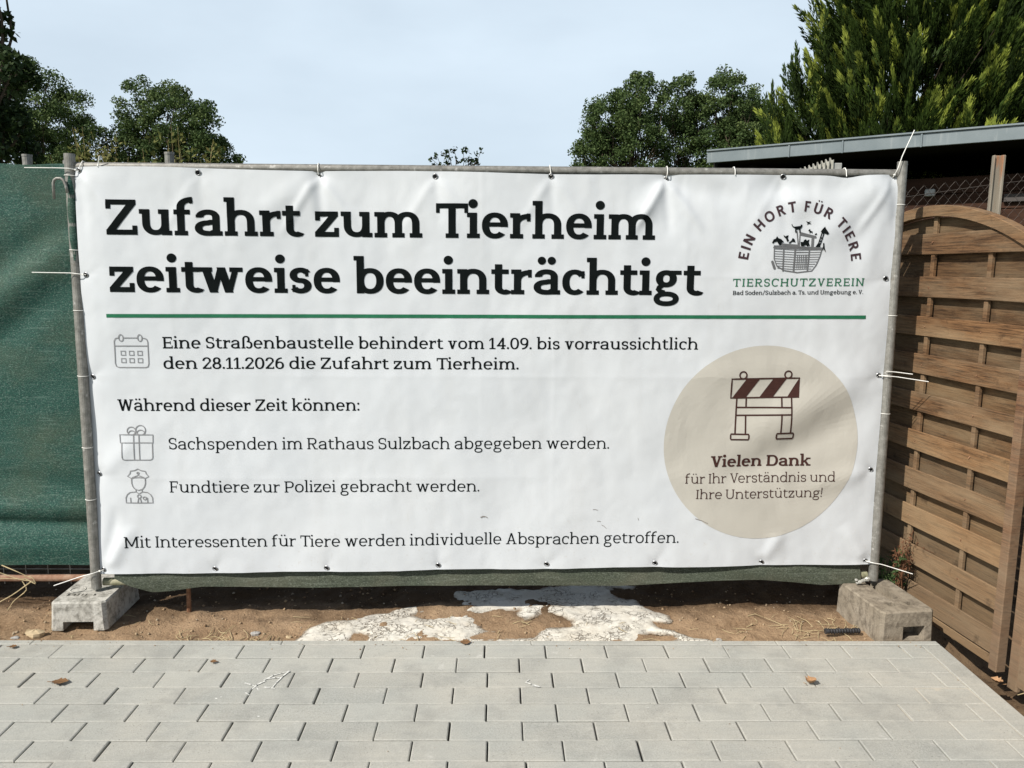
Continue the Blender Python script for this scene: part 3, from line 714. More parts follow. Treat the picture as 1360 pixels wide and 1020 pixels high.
# the ark (own drawing units: pixels of an 1360 x 1020 enlargement)
def LU(p): return (2.8743+(p[0]-458)/437*.2095, 1.4216-(p[1]-520)/235*.1075+(p[0]-458)/437*-.001)
pl = []
def LL(paths, w): pl.extend(lines_poly([[LU(q) for q in p] for p in paths], w))
LL([[(458, 520), (895, 532), (880, 610), (850, 690), (810, 745), (680, 762), (560, 745), (490, 705), (462, 640), (458, 520)]], .0045)
for k in range(9):
    y = 548+k*22; xl = 462 if y < 640 else 462+(y-640)*.42; xr = 893-(y-535)*.30-(max(0, y-660)*.5); LL([[(xl, y), ((xl+xr)/2, y+9), (xr, y+2)]], .0024)
for xx, x2, w in ((545, 548, .0062), (650, 645, .0075), (783, 770, .0062)): LL([[(xx, 530), (x2, 748)]], w)
LL([[(666, 575), (780, 575)], [(672, 600), (672, 720)], [(690, 600), (690, 722)], [(708, 600), (708, 724)], [(726, 600), (726, 724)], [(744, 600), (744, 722)], [(758, 600), (756, 720)]], .003)
LL([[(455, 535), (900, 545)]], .0065); LL([[(530, 505), (680, 515)], [(535, 520), (535, 506)]], .0075)
LL([[(660, 385), (676, 525)], [(690, 390), (684, 520)]], .0048); LL([[(690, 398), (828, 432)], [(700, 415), (830, 438)]], .0075); LL([[(806, 440), (806, 520)]], .0115); LL([[(448, 668), (470, 725)]], .011)
printed('ark', shape(pl), M_ARK, parent=logo)
an = []
def PP(pts): an.append([LU(p) for p in pts])
PP([(436, 492), (450, 462), (468, 455), (480, 432), (492, 450), (520, 460), (545, 485), (525, 490), (518, 515), (500, 512), (480, 480), (458, 488), (445, 502)])      # bear
PP([(537, 420), (556, 432), (584, 420), (578, 448), (590, 470), (572, 482), (560, 450), (545, 440)]); PP([(585, 492), (612, 468), (622, 445), (640, 460), (648, 485), (618, 480), (600, 497)])
PP([(620, 345), (690, 335), (692, 322), (708, 325), (704, 345), (690, 362), (692, 400), (682, 400), (678, 366), (652, 370), (655, 400), (642, 395), (640, 360)])       # cat
PP([(612, 318), (606, 325), (616, 345), (640, 352), (640, 346), (620, 338)]); PP([(735, 290), (758, 298), (785, 290), (766, 304), (790, 318), (764, 314), (748, 325), (752, 306)])  # bird
PP([(760, 376), (776, 360), (782, 378), (800, 384), (796, 404), (788, 390), (772, 402), (775, 385)]); PP([(818, 408), (835, 398), (840, 412), (820, 414)])
PP([(695, 480), (720, 482), (728, 462), (745, 455), (752, 468), (776, 456), (770, 480), (782, 512), (758, 520), (745, 505), (722, 522), (700, 518)])
PP([(832, 525), (850, 495), (872, 490), (876, 525)]); PP([(870, 385), (885, 360), (905, 338), (915, 358), (945, 400), (930, 412), (908, 400), (892, 408), (880, 395)])
an += lines_poly([[LU(q) for q in p] for p in [[(880, 400), (856, 500)], [(898, 402), (874, 500)], [(876, 440), (890, 446)], [(868, 470), (882, 474)]]], .0042)
PP([(898, 490), (908, 485), (915, 530), (930, 570), (918, 560), (905, 535), (895, 560), (900, 520)])
printed('animal_silhouettes', shape(an), M_INK, .0024, logo)
# beige disc with the barrier pictogram
nr, na = 22, 96; dv = [(2.8672, .5684)]+[(2.8672+.4345*r/nr*cos(2*pi*k/na), .5684+.4300*r/nr*sin(2*pi*k/na)) for r in range(1, nr+1) for k in range(na)]
df = [[0, 1+k, 1+(k+1) % na] for k in range(na)]+[[1+(r-1)*na+k, 1+r*na+k, 1+r*na+(k+1) % na, 1+(r-1)*na+(k+1) % na] for r in range(1, nr) for k in range(na)]
disc = printed('beige_disc', (dv, df), M_BEIGE, .0011)
LW = .0066
bp = lines_poly([[(2.7182, .8536), (3.0168, .858), (3.0158, .7754), (2.7191, .7704), (2.7182, .8536)], [(2.7455, .7695), (2.7452, .6118)], [(2.787, .7695), (2.7875, .7295)], [(2.7875, .6950), (2.7898, .6118)], [(2.943, .7716), (2.944, .7295)], [(2.945, .698), (2.9466, .6154)], [(2.9858, .7735), (2.9915, .6154)],
    [(2.7475, .7290), (2.9870, .7295)], [(2.9880, .698), (2.7472, .6940)], [(2.7290, .6105), (2.8030, .6105), (2.8060, .6050), (2.8060, .5910), (2.8030, .5862), (2.7300, .5862), (2.7270, .591), (2.7270, .605), (2.7290, .6105)],
    [(2.9300, .6135), (3.0040, .6145), (3.0070, .609), (3.0070, .595), (3.0040, .5895), (2.9310, .5890), (2.9280, .594), (2.9280, .608), (2.9300, .6135)]], LW)
for cx, cy in ((2.7673, .8700), (2.9669, .8730)): bp += lines_poly([[(cx+.0155*cos(R_(t)), cy+.0155*sin(R_(t))) for t in range(0, 361, 20)]], LW)
def brd(x, y): return (2.7182+(3.0168-2.7182)*x, .7704+y*.0832+.0046*x)
for x0, x1 in ((.02, .22), (.42, .62), (.83, .985)):
    # slanted dark bars
    q = []
    for k in range(7):
        t = k/6; q.append((max(0, min(1, x0+(x1-x0)*0+t*.20 if x0 < .8 else x0+t*.17)), t))
    r = [(min(1, x1+t*.20), t) for t in [k/6 for k in range(7)]]
    bp += [[brd(*q[k]), brd(*r[k]), brd(*r[k+1]), brd(*q[k+1])] for k in range(6)]
printed('barrier_pictogram', shape(bp), M_BROWN, .0026, disc)
b = ([], []); text_line(b, 'Vielen Dank', 'bold', 2.6436, .4640, 3.0939, .4664, .0490); printed('thanks_lettering', b, M_BROWN, .0026, disc)
for l in (('für Ihr Verständnis und', 'light', 2.5324, .3915, 3.2069, .3955, .0415), ('Ihre Unterstützung!', 'light', 2.5828, .3218, 3.1534, .3240, .0415)):
    b = ([], []); text_line(b, *l); printed('thanks_lettering', b, M_BROWN, .0026, disc)
# pictograms on the left
def rrect(x0, y0, x1, y1, r, n=4):
    o = []
    for cx, cy, a0 in ((x1-r, y1-r, 0), (x0+r, y1-r, 90), (x0+r, y0+r, 180), (x1-r, y0+r, 270)):
        o += [(cx+r*cos(R_(a0+90*k/n)), cy+r*sin(R_(a0+90*k/n))) for k in range(n+1)]
    return o+[o[0]]
def ell(cx, cy, rx, ry, a0=0, a1=360, n=20): return [(cx+rx*cos(R_(a0+(a1-a0)*k/n)), cy+ry*sin(R_(a0+(a1-a0)*k/n))) for k in range(n+1)]
GW = .0036
cal = [[(.1432, 1.0187), (.130, 1.0165), (.1232, 1.005), (.1213, .913), (.125, .900), (.136, .8955), (.244, .8955), (.254, .899), (.2578, .911), (.2592, 1.003), (.2545, 1.0145), (.2385, 1.0187)], [(.1610, 1.0187), (.2195, 1.0187)], [(.1227, .9850), (.2585, .9855)]]
for cx in (.1519, .2282): cal.append(ell(cx, 1.0185, .0088, .0138))
for r_, y in ((0, .9553), (1, .9245)):
    for cx in (.1565, .1904, .2243): cal.append([(cx-.009, y-.0085), (cx+.009, y-.0085), (cx+.009, y+.0085), (cx-.009, y+.0085), (cx-.009, y-.0085)])
printed('calendar_pictogram', shape(lines_poly(cal, GW)), M_GREY)
gift = [[(.1207, .6106), (.2586, .6104), (.2569, .576), (.1225, .5763), (.1207, .6106)], [(.1285, .576), (.1275, .513), (.131, .5045), (.140, .5024), (.243, .5024), (.251, .506), (.2535, .514), (.2540, .576)], [(.1780, .6104), (.1775, .5024)], [(.1998, .6104), (.1996, .5024)],
    ell(.1700, .6265, .0178, .0170, -70, 270), ell(.2085, .6300, .0205, .0205, -80, 260), ell(.1715, .611, .0160, .0165, 20, 160), ell(.2085, .611, .0185, .0195, 20, 160)]
printed('gift_pictogram', shape(lines_poly(gift, GW)), M_GREY)
cop = [[(.1884, .4637), (.2020, .4565), (.2199, .4535), (.2225, .443), (.2325, .4310), (.2170, .4225), (.2130, .4265), (.1884, .4360), (.1640, .4265), (.1595, .4225), (.1440, .4315), (.1545, .443), (.1578, .4545), (.1750, .4570), (.1884, .4637)],
    [(.1600, .4215), (.1700, .4255), (.1884, .4265), (.2070, .4255), (.2175, .4215)], [(.1600, .4215), (.1595, .400), (.1640, .386), (.1720, .376), (.1880, .3705), (.2040, .376), (.2120, .386), (.2170, .400), (.2175, .4215)], [(.1760, .374), (.1755, .3640), (.1850, .3570)], [(.2010, .374), (.2020, .3640), (.1910, .3570)],
    [(.1755, .3640), (.1500, .3610), (.1380, .352), (.1312, .338), (.1310, .3152), (.2432, .3152), (.2430, .338), (.2360, .352), (.2240, .361), (.2020, .3640)], [(.1505, .3370), (.1505, .3152)], [(.2215, .3370), (.2215, .3152)],
    ell(.1880, .3440, .0075, .0075), [(.1850, .3370), (.1800, .3152)], [(.1910, .3370), (.1960, .3152)], [(.2035, .340), (.2110, .342), (.2170, .340), (.2155, .332), (.2105, .3275), (.2050, .332), (.2035, .340)], ell(.1884, .4455, .004, .004)]
printed('officer_pictogram', shape(lines_poly(cop, GW)), M_GREY)
# small scuffs
sc = []
for (x0, y0, x1, y1, w_) in [(1.640, .243, 1.655, .246, .005), (1.655, .246, 1.668, .240, .003), (2.585, .232, 2.640, .210, .003), (2.330, .235, 2.333, .225, .002), (2.13, .275, 2.15, .272, .002), (2.15, .222, 2.165, .220, .002), (2.17, .205, 2.19, .190, .002)]:
    sc += lines_poly([[(x0, y0), ((x0+x1)/2, (y0+y1)/2+.002), (x1, y1)]], w_)
printed('scuff_marks', shape(sc), flat('scuff_mat', (.24, .22, .20), .8, .2))
# eyelets
M_ZINC = NT('eyelet_mat', .35, .5, .9).color((.30, .305, .31)).mat
M_HOLE = flat('eyelet_hole_mat', (.012, .012, .012), .9, .1)
def eyelet(u, v):
    mb = MB(); n = 20; prof = [(.0080, .0008, 1), (.0080, .0024, 0), (.0092, .0034, 0), (.0112, .0028, 0), (.0122, .0012, 0)]
    for i, (r, z, m) in enumerate(prof):
        for k in range(n): a = 2*pi*k/n; mb.v.append((r*cos(a), r*sin(a), z))
        if i:
            for k in range(n): q = (k+1) % n; mb.face([(i-1)*n+k, (i-1)*n+q, i*n+q, i*n+k], 0)
    mb.face([k for k in range(n)], 1); mb.v = [(x, y, z+.0012) for x, y, z in mb.v]
    p = np.array([[u, v], [u+.008, v], [u, v+.008]]); D = wave(p[:, 0], p[:, 1]); o = mb.build('eyelet', [M_ZINC, M_HOLE], banner, smooth=True)
    pts = [P3(u, v, D[0]), P3(u+.008, v, D[1]), P3(u, v+.008, D[2])]; a = (pts[1]-pts[0]).normalized(); c = a.cross(pts[2]-pts[0]).normalized(); bb = c.cross(a)
    M = Matrix((a, bb, c)).transposed().to_4x4(); M.translation = local(pts[0]+c*.0012); o.matrix_local = M
for (u, v) in GR_TOP+GR_SIDE+GR_BOT: eyelet(u, v)
# ------------------------------------------------------------------ steel panel fences, nets, feet, ties
g = NT('galvanised_mat', .55, .4, .35); c0 = g.co(); nn = g.noise(c0, 34, 6, .7); n2 = g.noise(g.co((1, 1, .5)), 85, 4, .65)
gc = g.mix(g.rng(nn, .3, .7), (.135, .130, .115), (.30, .292, .265)); gc = g.mix(g.rng(n2, .60, .72, 0, .7), gc, (.17, .145, .115)); gc = g.mix(g.rng(g.noise(c0, 30, 3), .64, .70, 0, .6), gc, (.50, .49, .46))
g.color(gc); g.bump(n2, .25, .002); M_GALV = g.mat
g = NT('rusty_tube_mat', .8, .2, .1); c0 = g.co(); g.color(g.ramp(g.noise(c0, 25, 6, .65), [(.3, (.17, .085, .055)), (.5, (.28, .165, .11)), (.72, (.37, .27, .20))])); M_RUSTY = g.mat
g = NT('rust_mat', .85, .2); g.color(g.ramp(g.noise(g.co(), 40, 5), [(.3, (.12, .055, .03)), (.7, (.30, .17, .10))])); M_RUST = g.mat
g = NT('mossy_tube_mat', .8, .2); g.color(g.ramp(g.noise(g.co(), 30, 6, .65), [(.3, (.14, .14, .08)), (.5, (.27, .26, .17)), (.7, (.40, .38, .28))])); M_MOSSY = g.mat
def net_mat(name, dark, mid, lite, tan_):
    g = NT(name, .75, .25); c = g.co(); w1 = g.noise(g.co((80, 30, 190)), 1, 4, .75); w2 = g.noise(g.co((150, 40, 230)), 1, 3, .7); big = g.noise(g.co((2.5, 1, 3.5)), 1, 5, .6)
    col = g.mix(g.rng(w1, .34, .62), dark, mid); col = g.mix(g.rng(w2, .52, .68, 0, .62), col, lite); col = g.mix(g.rng(big, .45, .72, 0, .55), col, tan_)
    st = g.noise(g.co((6, 6, 90)), 1, 3, .6); col = g.mix(g.rng(st, .56, .72, 0, .28), col, lite)
    g.color(col); g.bump(w1, .5, .002); return g.mat
M_NET = net_mat('net_mat', (.006, .030, .026), (.019, .076, .056), (.17, .245, .205), (.07, .078, .045))
M_NETOLD = net_mat('faded_net_mat', (.028, .034, .024), (.062, .074, .050), (.19, .21, .17), (.11, .10, .07))

def vec(*p): return Vector(p)
# panel that carries the banner
panel = empty('construction_fence_panel', P3(-.019, -.06, -.015), 'galvanised steel fence panel behind the banner, its round posts standing on the concrete feet', 'fence panel')
PL = lambda u, v, d=0.: P3(u, v, d)-panel.location
for uu, vt in ((-.0195, 1.757), (3.4185, 1.779)):
    mb = MB(); mb.tube([PL(uu, -.066, -.018), PL(uu, .6, -.018), PL(uu, 1.2, -.018), PL(uu, vt, -.018)], .0205, 18); mb.tube([PL(uu, vt-.001, -.018), PL(uu, vt-.02, -.018)], .0175, 14); mb.build('post', M_GALV, panel, smooth=False)
mb = MB(); mb.tube([PL(.0, 1.708, -.03), PL(1.1, 1.7155, -.03), PL(2.2, 1.722, -.03), PL(3.40, 1.7295, -.03)], .0185, 18); mb.build('top_tube', M_GALV, panel)
mb = MB(); mb.tube([PL(.0, -.048, -.045), PL(1.7, -.044, -.045), PL(3.40, -.052, -.045)], .017, 14); mb.build('bottom_tube', M_MOSSY, panel)
mb = MB()
for k in range(1, 34): mb.tube([PL(.1*k, -.04, -.05), PL(.1*k, 1.71, -.05)], .0018, 5)
for v in (.2, .55, .9, 1.25, 1.55): mb.tube([PL(0, v, -.054), PL(3.4, v, -.054)], .0018, 5)
mb.build('wire_mesh', M_GALV, panel)
mb = MB(); hk = [(-.0746, 1.575), (-.0746, 1.638), (-.070, 1.650), (-.060, 1.6565), (-.044, 1.6568), (-.034, 1.650), (-.026, 1.63), (-.022, 1.60)]
mb.tube([PL(a, b, .012) for a, b in hk], .0055, 10); mb.build('hook', M_GALV, panel, smooth=True)
# net hung on that panel, behind the banner
def sheet(name, us, vs, fn, mat, origin):
    UU, VV = np.meshgrid(us, vs); P = fn(UU.ravel(), VV.ravel())-np.array(origin)
    nx, ny = len(us), len(vs); i, j = np.meshgrid(np.arange(nx-1), np.arange(ny-1)); a = (j*nx+i).ravel()
    o = np_mesh(name, P, np.stack([a, a+1, a+nx+1, a+nx], -1), mat, smooth=True); o.location = origin; return o
B_, A1_, A2_, A3_ = (np.array(q) for q in (BO, E1, E2, E3))
nbu = [0.06, .12, .219, .30, .429, .60, .917, 1.28, 1.645, 2.0, 2.252, 2.5, 2.731, 2.9, 3.05, 3.183, 3.30, 3.36]
nbv = [-.022, -.055, -.086, -.080, -.063, -.066, -.073, -.069, -.070, -.074, -.079, -.070, -.060, -.058, -.07, -.086, -.083, -.077]
def net_main(U, T):
    vb = np.interp(U, nbu, nbv); V = vb+(1.69-vb)*T; D = -.028+.007*fbm(U*4, V*9, 3, 12)+.010*np.exp(-((V-.0)/.05)**2)*np.sin(U*7); D = np.minimum(D, -.0215)+.016*np.exp(-((V+.07)/.07)**2)
    return B_+U[:, None]*A1_+V[:, None]*A2_+D[:, None]*A3_
tag(sheet('privacy_net', np.linspace(.06, 3.36, 150), np.concatenate([np.linspace(0, .14, 22), np.linspace(.16, 1, 30)]), net_main, M_NETOLD, tuple(P3(.06, -.05))), 'faded green shade net hanging behind the banner, only its lower hem showing', 'shade net')
# second panel further left
LY = 3.415
lp = empty('construction_fence_panel', (-1.66, LY, .05), 'second steel fence panel at the left edge, dark green net, rusty bottom tube', 'fence panel')
lv = Vector(lp.location)
mb = MB(); mb.tube([vec(-4.6, LY, .075)-lv, vec(-1.61, LY+.01, .082)-lv], .017, 14); mb.build('bottom_tube', M_RUSTY, lp)
mb = MB(); mb.tube([vec(-4.6, LY, 1.886)-lv, vec(-1.70, LY, 1.886)-lv], .016, 14); mb.build('top_tube', M_GALV, lp)
for xx in (-1.83, -4.6):
    mb = MB(); mb.tube([vec(xx, LY+.02, -.05)-lv, vec(xx, LY+.02, 1.93)-lv], .02, 14); mb.build('post', M_GALV, lp)
mb = MB()
for k in range(29): mb.tube([vec(-4.55+.1*k, LY+.012, .05)-lv, vec(-4.55+.1*k, LY+.012, 1.91)-lv], .002, 5)
for z in (.12, .5, 1.0, 1.5): mb.tube([vec(-4.6, LY+.016, z)-lv, vec(-1.7, LY+.016, z)-lv], .002, 5)
mb.build('wire_mesh', M_GALV, lp)
def net_left(X, T):
    zb = .156+.010*fbm(X*3, X*0, 2, 3); Z = zb+(1.908+.003*np.sin(X*23)-zb)*T
    Y = LY-.035+.010*fbm(X*3.5, Z*3.5, 4, 15)
    def fl(x0, z0, x1, z1, a, w):
        dx, dz = x1-x0, z1-z0; L = hypot(dx, dz); s = ((X-x0)*-dz+(Z-z0)*dx)/L; t = ((X-x0)*dx+(Z-z0)*dz)/L/L; return a*np.exp(-(s/w)**2)*np.clip(t*4, 0, 1)*np.clip((1-t)*4, 0, 1)*.8
    for q in [(-2.7, .95, -1.74, 1.62, -.030, .08), (-2.7, 1.12, -1.74, 1.72, .022, .07), (-2.7, .80, -1.76, 1.45, .014, .06), (-2.9, .36, -1.5, .345, .022, .025), (-2.9, .42, -1.5, .43, -.016, .04), (-2.9, .25, -1.5, .24, -.014, .05), (-2.9, .62, -1.5, .50, .012, .05)]: Y = Y+fl(*q)
    return np.stack([X, np.minimum(Y, LY-.012), Z], -1)
tag(sheet('privacy_net', np.linspace(-4.6, -1.50, 236), np.linspace(0, 1, 150), net_left, M_NET, (-1.72, LY-.03, .15)), 'dark green woven shade net stretched over the left fence panel, folded and dusty', 'shade net')
# flap of net wrapped round the left post, and the smaller flap at the bottom
def wrap(A, T):
    V = 1.665-.30*T; wd = np.where(T < .12, .75, np.clip(1.0-(T-.12)*1.05, .12, 1)); an = R_(35)-A*wd*R_(150)-R_(0)
    r = .0225+.003*fbm(A*4, T*7, 2, 2)+.02*T*(1-T)*A; U = -.0195+r*np.cos(an+R_(0))*1.0; D = -.018+r*np.sin(an*-1+R_(20))
    return B_+U[:, None]*A1_+V[:, None]*A2_+(D)[:, None]*A3_
def wrap2(A, T):
    V = 1.672-.34*T; k = np.clip(np.sin(np.clip(T, 0, 1)*pi)**.6, .15, 1); an = R_(118)-R_(95)*A*k-R_(40)*(1-k)
    r = .0222+.002*np.sin(T*19); U = -.0195+r*np.cos(an); D = -.018+r*np.sin(an)
    return B_+U[:, None]*A1_+V[:, None]*A2_+D[:, None]*A3_
tag(sheet('net_flap', np.linspace(0, 1, 14), np.linspace(0, 1, 40), wrap2, M_NET, tuple(P3(-.02, 1.6))), 'loose strip of green net wound around the top of the left post', 'net flap')
# posts of a fence far behind, just showing above the top tube
for (x, z, lb) in ((-2.911, 2.148, 'grey post top behind the green net, left of the tall fence post'), (-2.041, 2.171, 'grey post top peeping over the banner tube under the right-hand left tree')):
    mb = MB(); mb.tube([(0, 0, -.1), (0, 0, z)], .028, 14); mb.tube([(0, 0, z-.001), (0, 0, z+.012)], [.030, .030], 14); o = mb.build('fence_post', M_GALV); o.location = (x, 5, 0); tag(o, lb, 'post', 'distant fence posts')

# concrete feet
def conc(name, a, b, dk):
    g = NT(name, .92, .15); c0 = g.co(); nn = g.noise(c0, 9, 6, .65); c = g.mix(g.rng(nn, .3, .7), a, b); c = g.mix(g.rng(g.noise(c0, 28, 6, .7), .45, .64, 0, .85), c, dk); pit = g.rng(g.voro(c0, 70), 0, .16, 1, 0)
    pm = g.math('MULTIPLY', pit, g.rng(g.noise(c0, 8, 3), .5, .6)); g.color(g.mix(g.math('MULTIPLY', pm, .6), c, dk)); g.bump(g.math('SUBTRACT', g.noise(c0, 60, 5, .65), g.math('MULTIPLY', pm, .5)), .7, .006); return g.mat
M_CONCL = conc('pale_concrete_mat', (.36, .345, .305), (.50, .485, .44), (.15, .142, .12))
M_CONCR = conc('brown_concrete_mat', (.215, .182, .136), (.30, .26, .205), (.125, .105, .08))
def cut(o, boxes):
    """cut real recesses into a block"""
    for (c, s) in boxes:
        mb = MB(); mb.box(c, s); t = mb.build('cutter', M_CONCL); t.parent = o
        md = o.modifiers.new('cut', 'BOOLEAN'); md.operation = 'DIFFERENCE'; md.object = t; md.solver = 'EXACT'
        bpy.context.view_layer.update(); dg = bpy.context.evaluated_depsgraph_get(); me = bpy.data.meshes.new_from_object(o.evaluated_get(dg)); o.modifiers.clear(); o.data = me; bpy.data.objects.remove(t)
    return o
def foot_block(W, L, H, mat, taper=.006):
    mb = MB(); b = .010; ring = lambda x0, x1, y0, y1, z: [(x0, y0, z), (x1, y0, z), (x1, y1, z), (x0, y1, z)]
    def oct_(x0, x1, y0, y1, z, c): return [(x0+c, y0, z), (x1-c, y0, z), (x1, y0+c, z), (x1, y1-c, z), (x1-c, y1, z), (x0+c, y1, z), (x0, y1-c, z), (x0, y0+c, z)]
    rs = [oct_(0, W, 0, L, 0, .012), oct_(0+taper*.3, W-taper*.3, taper*.3, L-taper*.3, .02, .013), oct_(taper, W-taper, taper, L-taper, H-.006, .014), oct_(taper+.005, W-taper-.005, taper+.005, L-taper-.005, H, .012)]
    for r in rs: mb.v.extend(r)
    for k in range(3):
        for i in range(8): j = (i+1) % 8; mb.face([k*8+i, k*8+j, k*8+8+j, k*8+8+i])
    mb.face(list(range(8))[::-1]); mb.face([24+i for i in range(8)]); return mb
o = foot_block(.236, .33, .122, M_CONCL).build('concrete_foot', M_CONCL); o.location = (-1.873, 3.108, -.022); o.rotation_euler = (0, 0, R_(1.5))
cut(o, [((.118, .15, .006), (.125, .50, .062)), ((.045, .085, .122), (.012, .022, .03)), ((.070, .085, .122), (.006, .022, .03)), ((.086, .085, .122), (.006, .022, .03)), ((.102, .085, .122), (.006, .022, .03)), ((.118, .085, .122), (.006, .022, .03)), ((.155, .085, .122), (.012, .022, .03))])
mb = MB(); mb.tube([(.058, .135, .115), (.058, .135, .1232)], .026, 20)
rec = []
for k in range(24): a = 2*pi*k/24; rec.append((.058+.030*cos(a), .135+.030*sin(a), .1225))
mb2 = MB(); mb2.tube(rec, .0022, 6, closed=True); mb2.build('socket_ring', M_CONCL, o, smooth=True)
tag(o, 'pale weathered concrete foot with arched cut-out under the left fence post', 'concrete foot', 'concrete feet of the fence')
o = foot_block(.245, .35, .152, M_CONCR, .004).build('concrete_foot', M_CONCR); o.location = (1.592, 3.026, -.052); o.rotation_euler = (0, 0, R_(6.5))
cut(o, [((.150, .012, .055), (.098, .12, .060)), ((.138, .245, .152), (.052, .235, .075)), ((.088, .078, .152), (.034, .036, .12)), ((.172, .078, .152), (.034, .036, .12))])
tag(o, 'brownish concrete foot with a long slot and two square holes under the right post', 'concrete foot', 'concrete feet of the fence')

# cable ties
M_TIE = flat('white_nylon_mat', (.80, .79, .74), .45, .4, var=.04)
def tie(pts, lb, r=.0018, knot=True):
    p = [Vector(q) for q in pts]; o0 = p[0]
    # smooth a little
    sm = []
    for i in range(len(p)-1):
        for k in range(6):
            t = k/6; a, b = p[i], p[i+1]; sm.append(a.lerp(b, t))
    sm.append(p[-1]); q = [sm[0]]+[(sm[i-1]+sm[i]*2+sm[i+1])/4 for i in range(1, len(sm)-1)]+[sm[-1]]
    mb = MB(); mb.tube([s-o0 for s in q], r, 7)
    if knot: mb.box((p[1]-o0)*.35, (.008, .007, .006), bev=.001)
    o = mb.build('cable_tie', M_TIE, smooth=False); o.location = o0; tag(o, lb, 'cable tie', 'white cable ties'); return o
def W_(u, v, d): return P3(u, v, float(wave([u], [v])[0])+d)
tie([W_(.0178, 1.6912, .004), P3(-.01, 1.696, .012), P3(-.05, 1.697, .012), P3(-.173, 1.694, .03)], 'white cable tie from the top left banner corner across the post, tail pointing left')
tie([W_(.0248, 1.2753, .004), P3(-.005, 1.279, .010), P3(-.03, 1.282, .010), P3(-.172, 1.283, .03)], 'long white cable tie at the second eyelet down on the left edge')
tie([W_(.0175, .0179, .004), P3(-.02, .010, .012), P3(-.066, -.001, .016), P3(-.168, -.031, .04)], 'cable tie from the bottom left eyelet, tail over the pale concrete foot')
tie([W_(3.3816, 1.7133, .004), P3(3.386, 1.742, .006), P3(3.40, 1.80, .012), P3(3.439, 1.902, .02)], 'white cable tie sticking up in the air above the top right corner')
tie([W_(3.3764, .8687, .004), P3(3.41, .868, .010), P3(3.447, .865, .012), P3(3.565, .849, .05)], 'long white cable tie on the right edge beside the disc, tail over the wooden fence')
tie([P3(3.398, .8890, .008), P3(3.44, .886, .010), P3(3.504, .879, .03)], 'short cable tie just above the long one on the right post', knot=False)
tie([W_(3.3738, .0263, .004), P3(3.40, .023, .008), P3(3.44, .017, .012), P3(3.561, -.014, .05)], 'cable tie from the bottom right eyelet, tail over the brownish foot')
def loop(u, vb, lb, tail=None, sk=0.):
    """a tie going from an eyelet up and over the tube"""
    vt = 1.708+.0215*u/3.4+.021
    pts = [W_(u, vb, .004), P3(u+sk*.4, vb+.014, -.004), P3(u+sk, vt-.012, -.006), P3(u+sk, vt+.001, -.020), P3(u+sk, vt, -.036), P3(u+sk, vt-.02, -.052)]
    if tail: pts = [P3(u+tail[0], vt+tail[1], .004), P3(u, vt-.012, -.006)]+[P3(u, vb+.006, .004)]
    tie(pts, lb, .0019, knot=False)
loop(.024, 1.693, 'tie looped over the top tube at the first banner eyelet', None, .006)
loop(.098, 1.70, 'tie with a short upright tail near the left end of the top tube', (.010, .018))
loop(.971, 1.690, 'tie looped over the tube at the third eyelet, above the word zum')
loop(1.925, 1.698, 'tie over the tube at the fifth eyelet, above the word Tierheim', None, -.004)
loop(2.4093, 1.696, 'tie over the tube at the sixth eyelet, right of the headline', None, .003)
loop(2.697, 1.712, 'tie stub over the tube below the end of the grey roof edge')
loop(3.172, 1.712, 'tie pulling the banner edge up near the top right corner')
def band(u, v, lb, r=.0215):
    mb = MB(); c = P3(u, v, -.018); mb.tube([(r*cos(2*pi*k/20), r*sin(2*pi*k/20), .0006*sin(4*pi*k/20)) for k in range(20)], .0014, 5, closed=True)
    o = mb.build('cable_tie', M_TIE, smooth=True); o.location = c; tag(o, lb, 'cable tie', 'white cable ties')
band(-.0195, 1.671, 'cable tie band holding the net flap to the top of the left post', .0235)
band(-.0195, 1.375, 'cable tie band below the net flap on the left post')
band(-.0195, 1.130, 'thin tie band on the left post level with the green rule')
band(-.0195, .858, 'thin tie band on the left post level with the calendar pictogram')
band(-.0195, .555, 'thin tie band on the left post level with the gift pictogram')
band(-.0195, .33, 'thin tie band on the left post level with the officer pictogram')
band(3.4185, 1.60, 'thin tie band on the right post level with the arched lettering')
band(3.4185, 1.13, 'thin tie band on the right post level with the green rule')
band(3.4185, .70, 'thin tie band on the right post level with the barrier pictogram')
# crumpled foil wrapped round the lower right corner of the frame
mb = MB()
def blob(mb, c, r, n=9, m=6):
    b = len(mb.v)
    for i in range(m+1):
        for k in range(n):
            th = pi*i/m; ph = 2*pi*k/n; q = r*random.uniform(.72, 1.1); mb.v.append((c[0]+q*sin(th)*cos(ph)*1.4, c[1]+q*sin(th)*sin(ph), c[2]+q*cos(th)))
    for i in range(m):
        for k in range(n): mb.face([b+i*n+k, b+i*n+(k+1) % n, b+(i+1)*n+(k+1) % n, b+(i+1)*n+k])
blob(mb, (0, 0, 0), .011, 7, 5); blob(mb, (-.018, -.004, -.006), .010, 6, 5); blob(mb, (-.034, -.002, -.013), .009, 6, 4); blob(mb, (-.050, -.004, -.004), .007, 5, 4); blob(mb, (-.046, -.004, -.018), .006, 5, 4); o = mb.build('crumpled_tape', flat('tape_mat', (.36, .355, .32), .35, .5, var=.3, sc=60)); o.location = P3(3.375, -.050, .012)
tag(o, 'crumpled pale tape around the lower right corner of the steel frame', 'tape')
